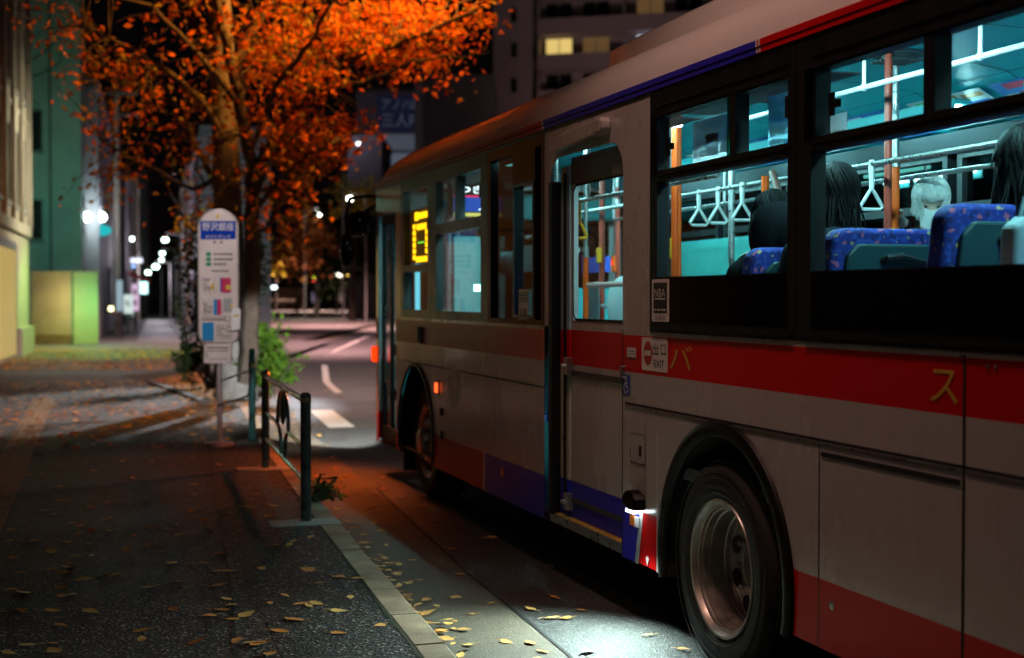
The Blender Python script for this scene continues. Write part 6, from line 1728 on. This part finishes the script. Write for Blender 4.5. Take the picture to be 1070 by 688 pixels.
# office with a blue sign band
def office():
    Z0 = 115.0; X0 = (393-535)/FPX*Z0
    o = empty('sign_building', cam_xz(X0, Z0, 0), VIEW_YAW); tag(o, 'slim office block with a blue lettered band near its top', 'building')
    W_ = (440-393)/FPX*Z0; zt_ = EYE + (311-97)/FPX*Z0
    pw = mat('office_panel', (.33,.36,.42), .5, var=.1, vscale=.5)
    g = MB(); g.box(-1.6, W_, 0.0, 9, 0, zt_); g.build('wall', plaster_violet, o, local=True)
    z0 = EYE + (311-138)/FPX*Z0
    sbm = mat('blue_sign_face', (.05,.06,.18), .5, emit=(.06,.08,.25), estr=.04)
    slm = mat('pale_sign_letters', (.4,.45,.6), .5, emit=(.5,.55,.8), estr=.07)
    g = MB(); g.box(.1, W_-.1, -.12, -.005, z0, zt_-.3); so = g.build('sign_band', sbm, o, local=True)
    g = MB(); m2 = lambda u, v, d: (u, -.125 - d, v)
    g.text('アノハE', m2, .55, W_-.35, zt_-1.45, zt_-.65, .0); g.text('三人F', m2, .5, W_-.5, z0+.35, z0+1.5, .0); g.build('sign_letters', slm, so, local=True)
    for k, (a, b, e_) in enumerate(((z0-1.55, z0-.25, .08), (z0-3.3, z0-1.8, .13), (z0-5.4, z0-3.6, .11))):
        g = MB(); g.box(.1, W_-.1, -.1, -.005, a, b); g.build('lit_panel', mat('office_lit_panel_%d' % k, (.45,.5,.58), .4, emit=(.42,.52,.72), estr=e_, var=0), o, local=True)
    g = MB(); g.box(-1.6, W_, 0, 9, zt_, zt_+.3); g.build('roof', plaster_dark, o, local=True)
office()
Zb = 108.0
b7 = building('dark_block', 'dark block with a pale corner between the lettered office and the apartments', (517-535)/FPX*Zb, Zb, (517-434)/FPX*Zb, 12, EYE + (311-90)/FPX*Zb - .1, mat('block_dark_brown', (.10,.085,.085), .8, var=.25, vscale=.4), ang=VIEW_YAW, base=0, front=[(-5.0, 8, 1.6, 1.4), (-2.6, 8, 1.6, 1.4), (-5.0, 11.5, 1.6, 1.4)], parapet=.9)
g = MB(); g.box(-6.2, -5.55, -.10, -.003, 0, EYE + (311-88)/FPX*Zb); g.build('corner_pier', mat('pale_pier', (.22,.19,.17), .8, var=.2), b7, local=True)
b8 = building('low_house', 'low grey pink house in front of the lettered office, behind the bus roof', (399-535)/FPX*98, 98, 2.4, 8, EYE + (311-150)/FPX*98, plaster_dark, ang=VIEW_YAW, base=0, front=[(-2.0, 8.2, 1.2, 1.3), (-2.0, 5, 1.2, 1.3)])
# dim white lamp by the office
street_lamp('street_lamp', 375, 151, 90, 'white lamp high beside the low grey pink house', 5, (.9, .95, 1), .22, .18, 0, -1)

# trees far off
def far_tree(label, X, Z, h, rx, rz, m, n, size, seed, zc=None, cat='tree', name='tree', trunk=True):
    r = random.Random(seed); b = cam_xz(X, Z, 0)
    e = empty(name, b); tag(e, label, cat)
    t = MB(); t.tube([b, b + Vector((.1,0,h*.5)), b + Vector((0,.1,h*.9))], [h*.02+.06, h*.015+.04, .03], 8)
    zc = zc or h - rz; g = MB()
    cl = [Vector((r.uniform(-.6,.6)*rx, r.uniform(-.6,.6)*rx, r.uniform(-.62,.62)*rz)) for k in range(16)]
    for c in cl:
        t.tube([b + Vector((0,0,min(h*.6, zc))), b + Vector((0,0,zc)) + c], [.05, .015], 5)
    for k in range(n):
        c = r.choice(cl); d = Vector((r.gauss(0,1), r.gauss(0,1), r.gauss(0,.8))); d = d.normalized()*(r.random()**.4)*rx*.45
        leaf(g, b + Vector((0,0,zc)) + c + d, size*r.uniform(.7,1.4), r, 0, .2, .8)
    t.build('trunk', bark, e, smooth=True); g.build('crown', m, e, auto='keep')
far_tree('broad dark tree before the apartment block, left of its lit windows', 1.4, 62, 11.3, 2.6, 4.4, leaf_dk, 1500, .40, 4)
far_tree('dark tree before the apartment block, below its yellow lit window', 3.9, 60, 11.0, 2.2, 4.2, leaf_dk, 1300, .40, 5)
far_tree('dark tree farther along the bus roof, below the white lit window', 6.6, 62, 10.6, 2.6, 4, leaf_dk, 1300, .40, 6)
far_or = leafmat('far_orange_leaves', (.30, .075, .02), (.42, .13, .03), .4)
far_ye = leafmat('far_yellow_leaves', (.42, .30, .03), (.5, .40, .04), .4)
far_tree('rust-coloured tree over the far road, between the lamp and the bus mirrors', -15.2, 108, 8.4, 4.0, 2.6, far_or, 1200, .42, 7)
far_tree('small yellow tree by the far road, left of the pair', -27.0, 158, 8.2, 1.5, 2.4, far_ye, 360, .5, 8)
far_tree('small yellow tree by the far road, right of the pair', -23.6, 152, 8.6, 1.6, 2.6, far_ye, 360, .5, 9)
far_tree('yellow-green tree lit by the lamp above the bus mirrors', -10.6, 92, 9.4, 1.7, 1.5, far_ye, 600, .30, 10, zc=8.2)
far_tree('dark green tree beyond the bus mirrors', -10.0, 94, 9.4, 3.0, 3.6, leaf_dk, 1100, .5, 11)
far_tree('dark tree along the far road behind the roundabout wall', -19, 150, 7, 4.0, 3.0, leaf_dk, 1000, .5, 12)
far_tree('dark orange tree behind the shrub and the street tree', -15.0, 72, 6.4, 2.2, 2.6, far_or, 700, .34, 14)

# far end of the road
wl = mat('far_wall_brown', (.26, .16, .13), .8, var=.2)
def low_wall(px0, px1, Z, zt, label):
    a = at(px0, 311, Z); b = at(px1, 311, Z); a.z = b.z = 0
    c = (a+b)/2; t = b-a; o = empty('low_wall', (c.x, c.y, 0), math.atan2(t.y, t.x)); tag(o, label, 'wall')
    g = MB(); g.box(-t.length/2, t.length/2, 0, .4, 0, zt); g.build('panel', wl, o, local=True)
    g = MB(); g.box(-t.length/2-.1, t.length/2+.1, -.1, .5, zt, zt+.15); g.build('coping', concrete, o, local=True)
low_wall(286, 317, 175, 2.7, 'low brown wall at the far end of the road, under the pair of yellow trees')
low_wall(366, 400, 165, 3.0, 'low brown wall at the far end of the road beside the bus door')
def post_at(px, Z, h, label, cap=None, r=.25):
    b = at(px, 311, Z); b.z = 0; e = empty('gate_post', b); tag(e, label, 'post')
    g = MB(); g.lathe([(0,0),(r,0),(r,h),(r*1.3,h),(r*1.3,h+.25),(0,h+.35)], b, (0,0,1), 10); g.build('shaft', wl, e, smooth=True)
    if cap: g = MB(); g.ball(b + Vector((0,0,h+.7)), .42, 12, 8); g.build('globe_lamp', emis('orange_globe_glow', (1, .35, .06), 1.2), e, smooth=True)
post_at(318, 172, 3.2, 'orange-lit post at the end of the far wall below the rust-coloured tree', True)
post_at(367, 160, 3.0, 'orange-lit post at the near end of the far wall by the bus door', True)
p_l = street_lamp('street_lamp', 332.5, 223.5, 105, 'tall street lamp with a white head over the far road', 30, (.95, 1, .82), .42, .3, 0, -1)
p_m = street_lamp('street_lamp', 366, 208, 88, 'street lamp with a white head above the bus mirrors', 22, (1, .98, .85), .3, .24, 0, 1)
def signal(px, py, Z, label, cols, name='traffic_light'):
    p = at(px, py, Z); e = empty(name, (p.x, p.y, 0)); tag(e, label, 'traffic light')
    g = MB(); g.tube([(p.x, p.y, 0), (p.x, p.y, p.z-.3)], .10, 8); g.build('pole', frame_grey, e, smooth=True)
    g = MB(); g.obox(p + vy*.3, vx*.5*len(cols), vy*.15, (0,0,.45)); g.build('housing', frame_grey, e, bevel=.1)
    for k, c in enumerate(cols):
        g = MB(); g.lathe([(0,0),(.40,0),(.40,.05),(0,.06)], p + vx*(.9*(k-(len(cols)-1)/2)) + vy*.14, -vy, 16); g.build('signal_lens', emis('signal_%d_%d_%d' % tuple(int(9*x) for x in c), c, 9), e, smooth=True)
signal(330, 288.5, 170, 'traffic light glowing yellow-green at the far crossing', [(.65, .9, .05)])
signal(328, 293, 171, 'small red traffic light just below the yellow-green one', [(.9, .05, .04)])
signal(358, 288, 150, 'pair of white and amber lights at the far crossing', [(1, .9, .7), (1, .6, .08)])
signal(369.5, 294.5, 150, 'blue-green pedestrian light at the far crossing', [(.1, .55, 1)])
signal(368, 302, 152, 'lower cyan pedestrian light at the far crossing', [(.2, .75, 1)])
sign_board(326, 334.5, 297, 316, 170, 'violet upright lit board under the far traffic light', emis('violet_board_glow', (.42, .34, .55), .35), name='notice_board')
sign_board(355, 360, 296, 316, 150, 'pinkish upright board under the white and amber lights', emis('pink_board_glow', (.6, .4, .36), .35), name='notice_board')
sign_board(284, 289, 299, 302, 130, 'small white light low at the far left of the road', emis('far_white_glow', (.8,.95,1), 5), legs=False, name='shop_light')
sign_board(283, 310, 313, 315.5, 160, 'low pale barrier along the far road', mat('pale_barrier', (.6,.5,.45), .6), name='barrier', cat='barrier')
sign_board(370, 373, 275, 279, 120, 'small pale green light beyond the bus mirrors', emis('far_green_glow', (.6,.9,.75), 2.5), legs=False, name='shop_light')
# overhead cables, upper left
def cable(a, b, sag, label):
    g = MB(); P = []
    for k in range(15):
        t = k/14; p = a.lerp(b, t); P.append(p + Vector((0,0,-sag*4*t*(1-t))))
    g.tube(P, .022, 5); o = g.build('overhead_cable', black_trim, smooth=True); tag(o, label, 'cable')
cable(at(-30, 78, 30), at(60, 45, 46), .3, 'upper of the three cables crossing the cream corner building')
cable(at(-30, 88, 30), at(70, 62, 52), .3, 'middle of the three cables crossing the cream corner building')
cable(at(-20, 55, 30), at(45, 110, 46), .2, 'lowest cable slanting down across the cream corner building')

# ================================================================ SKY, LIGHT AND CAMERA
w = bpy.data.worlds.new('World'); SC.world = w; w.use_nodes = True
nt = w.node_tree; bg = nt.nodes['Background']
sky = nt.nodes.new('ShaderNodeTexSky'); sky.sky_type = 'NISHITA'; sky.sun_disc = False
sky.sun_elevation = rad(4); sky.sun_rotation = rad(200)
tint = nt.nodes.new('ShaderNodeMix'); tint.data_type = 'RGBA'; tint.inputs[0].default_value = .93
tint.inputs[7].default_value = (.95, .55, .80, 1)
nt.links.new(sky.outputs[0], tint.inputs[6]); nt.links.new(tint.outputs[2], bg.inputs[0])
bg.inputs[1].default_value = .0013
sun = lamp('SUN', (0, 0, 30), .002, (1, .8, .75), name='sky_glow'); sun.data.angle = rad(20); sun.rotation_euler = (rad(50), 0, rad(-60))

S_ = lamp
# lamp over the pavement behind the photographer and one over the bus roof
S_('POINT', (-1.2, 2.2, 6.8), 64, (1, .60, .46), .25, name='pavement_lamp')
S_('SPOT', (1.45, 5.3, 6.4), 370, (1, .55, .43), .25, target=(3.35, 5.3, 2.2), spot=rad(84), blend=1, name='roof_side_lamp')
S_('SPOT', (-.6, 10.6, 6.6), 1300, (1, .88, .86), .15, target=tuple(sp + Vector((0, 0, 1.75))), spot=rad(19), blend=.7, name='stop_board_fill')  # spot added only to brighten the stop board
# sodium lamp across the road that colours the tree
S_('SPOT', (6.2, 18.2, 8.6), 6000, (1, .36, .045), .25, target=(3.2, 20.4, 5.7), spot=rad(92), blend=1, name='sodium_lamp')
# bus lights
S_('SPOT', (DB-.09, 13.22, 1.10), 90, (1, .16, .02), .05, target=(1.7, 12.9, 0), spot=rad(140), blend=.8, name='turn_signal_light')
for x, P_, w_ in ((DB + .30, 5000, 28), (DB + BW - .30, 300, 40)):
    S_('SPOT', (x, 13.16, .74), P_, (.97, 1, .94), .06, target=(x - .5, 26.0, -.7), spot=rad(w_), blend=.3, name='headlight_beam')
S_('SPOT', (DB-.13, 6.48, .566), 185, (.72, 1, .93), .02, target=(DB-.52, 6.30, 0), spot=rad(128), blend=1, name='step_light')
# cool lamp over the far pavement: throws the tree's shadow towards the stop
S_('SPOT', (6.2, 31.5, 8.6), 8000, (.86, .93, 1), .12, target=(1.0, 21.2, 0), spot=rad(25), blend=.5, name='far_road_lamp')
# road lamps further on: cut off sideways like street lanterns
for (px, Z, P_, c) in ((360, 31, 3000, (1, .66, .64)), (345, 50, 10000, (1, .50, .50)), (345, 80, 22000, (1, .52, .48)), (332, 100, 5000, (1, .78, .66)), (320, 160, 30000, (1, .66, .55)), (390, 150, 26000, (1, .66, .55))):
    p = at(px, 311, Z); S_('SPOT', (p.x, p.y, 8.2), P_, c, .3, target=(p.x, p.y, 0), spot=rad(125), blend=.6, name='road_lamp')
# side street: green shop light, yellow shop light, wall lamps
p = at(120, 300, 38.5); S_('SPOT', (p.x, p.y, 4.6), 1100, (.45, 1, .16), .3, target=(p.x, p.y + 1.0, 0), spot=rad(125), blend=.6, name='green_shop_light')
p = at(14, 300, 40.0); S_('SPOT', (p.x + 1.6, p.y + .5, 3.0), 420, (1, .84, .08), .3, target=(p.x + 1.4, p.y + 2.0, 0), spot=rad(112), blend=.6, name='yellow_shop_light')
p = at(50, 330, 44.8); S_('POINT', (p.x, p.y, 1.6), 80, (1, .66, .22), .3, name='yard_wall_light')
S_('POINT', tuple(lamp_a - vy*.6 + vx*.4), 70, (.66, 1, .90), .2, name='wall_lamp_light'); S_('POINT', tuple(lamp_b - vy*.2 + vx*.5), 70, (.70, .76, 1), .2, name='wall_lamp_light')
p = at(60, 200, 46); S_('POINT', (p.x, p.y, 5.0), 200, (.25, 1, .72), .4, name='green_upper_light')
p = at(24, 200, 37); S_('SPOT', (p.x + 3.0, p.y, 5.2), 1000, (1, .94, .60), .4, target=tuple(at(10, 190, 37)), spot=rad(130), blend=.8, name='corner_building_light')
for (px, py, Z) in ((172, 253, 76), (163, 281, 95), (152, 290, 125)):
    p = at(px, py, Z); S_('POINT', tuple(p - Vector((0,0,.5))), 420, (.92, .82, .95), .3, name='alley_lamp_light')
p = at(89, 322, 44.9); S_('POINT', (p.x + .2, p.y, 1.5), 70, (.30, 1, .35), .3, name='yard_green_light')
# apartment glow from the street below
p = cam_xz(8, 92, 6); S_('SPOT', tuple(p), 3600, (1, .70, .62), .6, target=tuple(cam_xz(10, 120, 26)), spot=rad(80), blend=1, name='apartment_street_light')
p = cam_xz(-12, 96, 14); S_('POINT', tuple(p), 260, (.8, .7, .9), .6, name='office_street_light')

cam = bpy.data.cameras.new('camera'); co = bpy.data.objects.new('camera', cam); COL.objects.link(co); SC.camera = co
co.location = (0, 0, EYE); co.rotation_euler = (math.pi/2 - math.atan(33.0/FPX), 0, -math.atan2(460.0, FPX))
cam.sensor_width = 36; cam.lens = 36*FPX/1070; cam.clip_end = 3000; cam.clip_start = .05
cam.dof.use_dof = True; cam.dof.focus_distance = 6.6; cam.dof.aperture_fstop = 1.9
SC.view_settings.view_transform = 'Standard'; SC.view_settings.look = 'None'; SC.view_settings.gamma = 1; SC.view_settings.exposure = 0
SC.view_settings.use_curve_mapping = False
SC.cycles.use_denoising = True
SC.cycles.max_bounces = 8; SC.cycles.transparent_max_bounces = 16; SC.cycles.diffuse_bounces = 3; SC.cycles.glossy_bounces = 4
SC.cycles.sample_clamp_indirect = 6.0; SC.cycles.caustics_reflective = False; SC.cycles.caustics_refractive = False
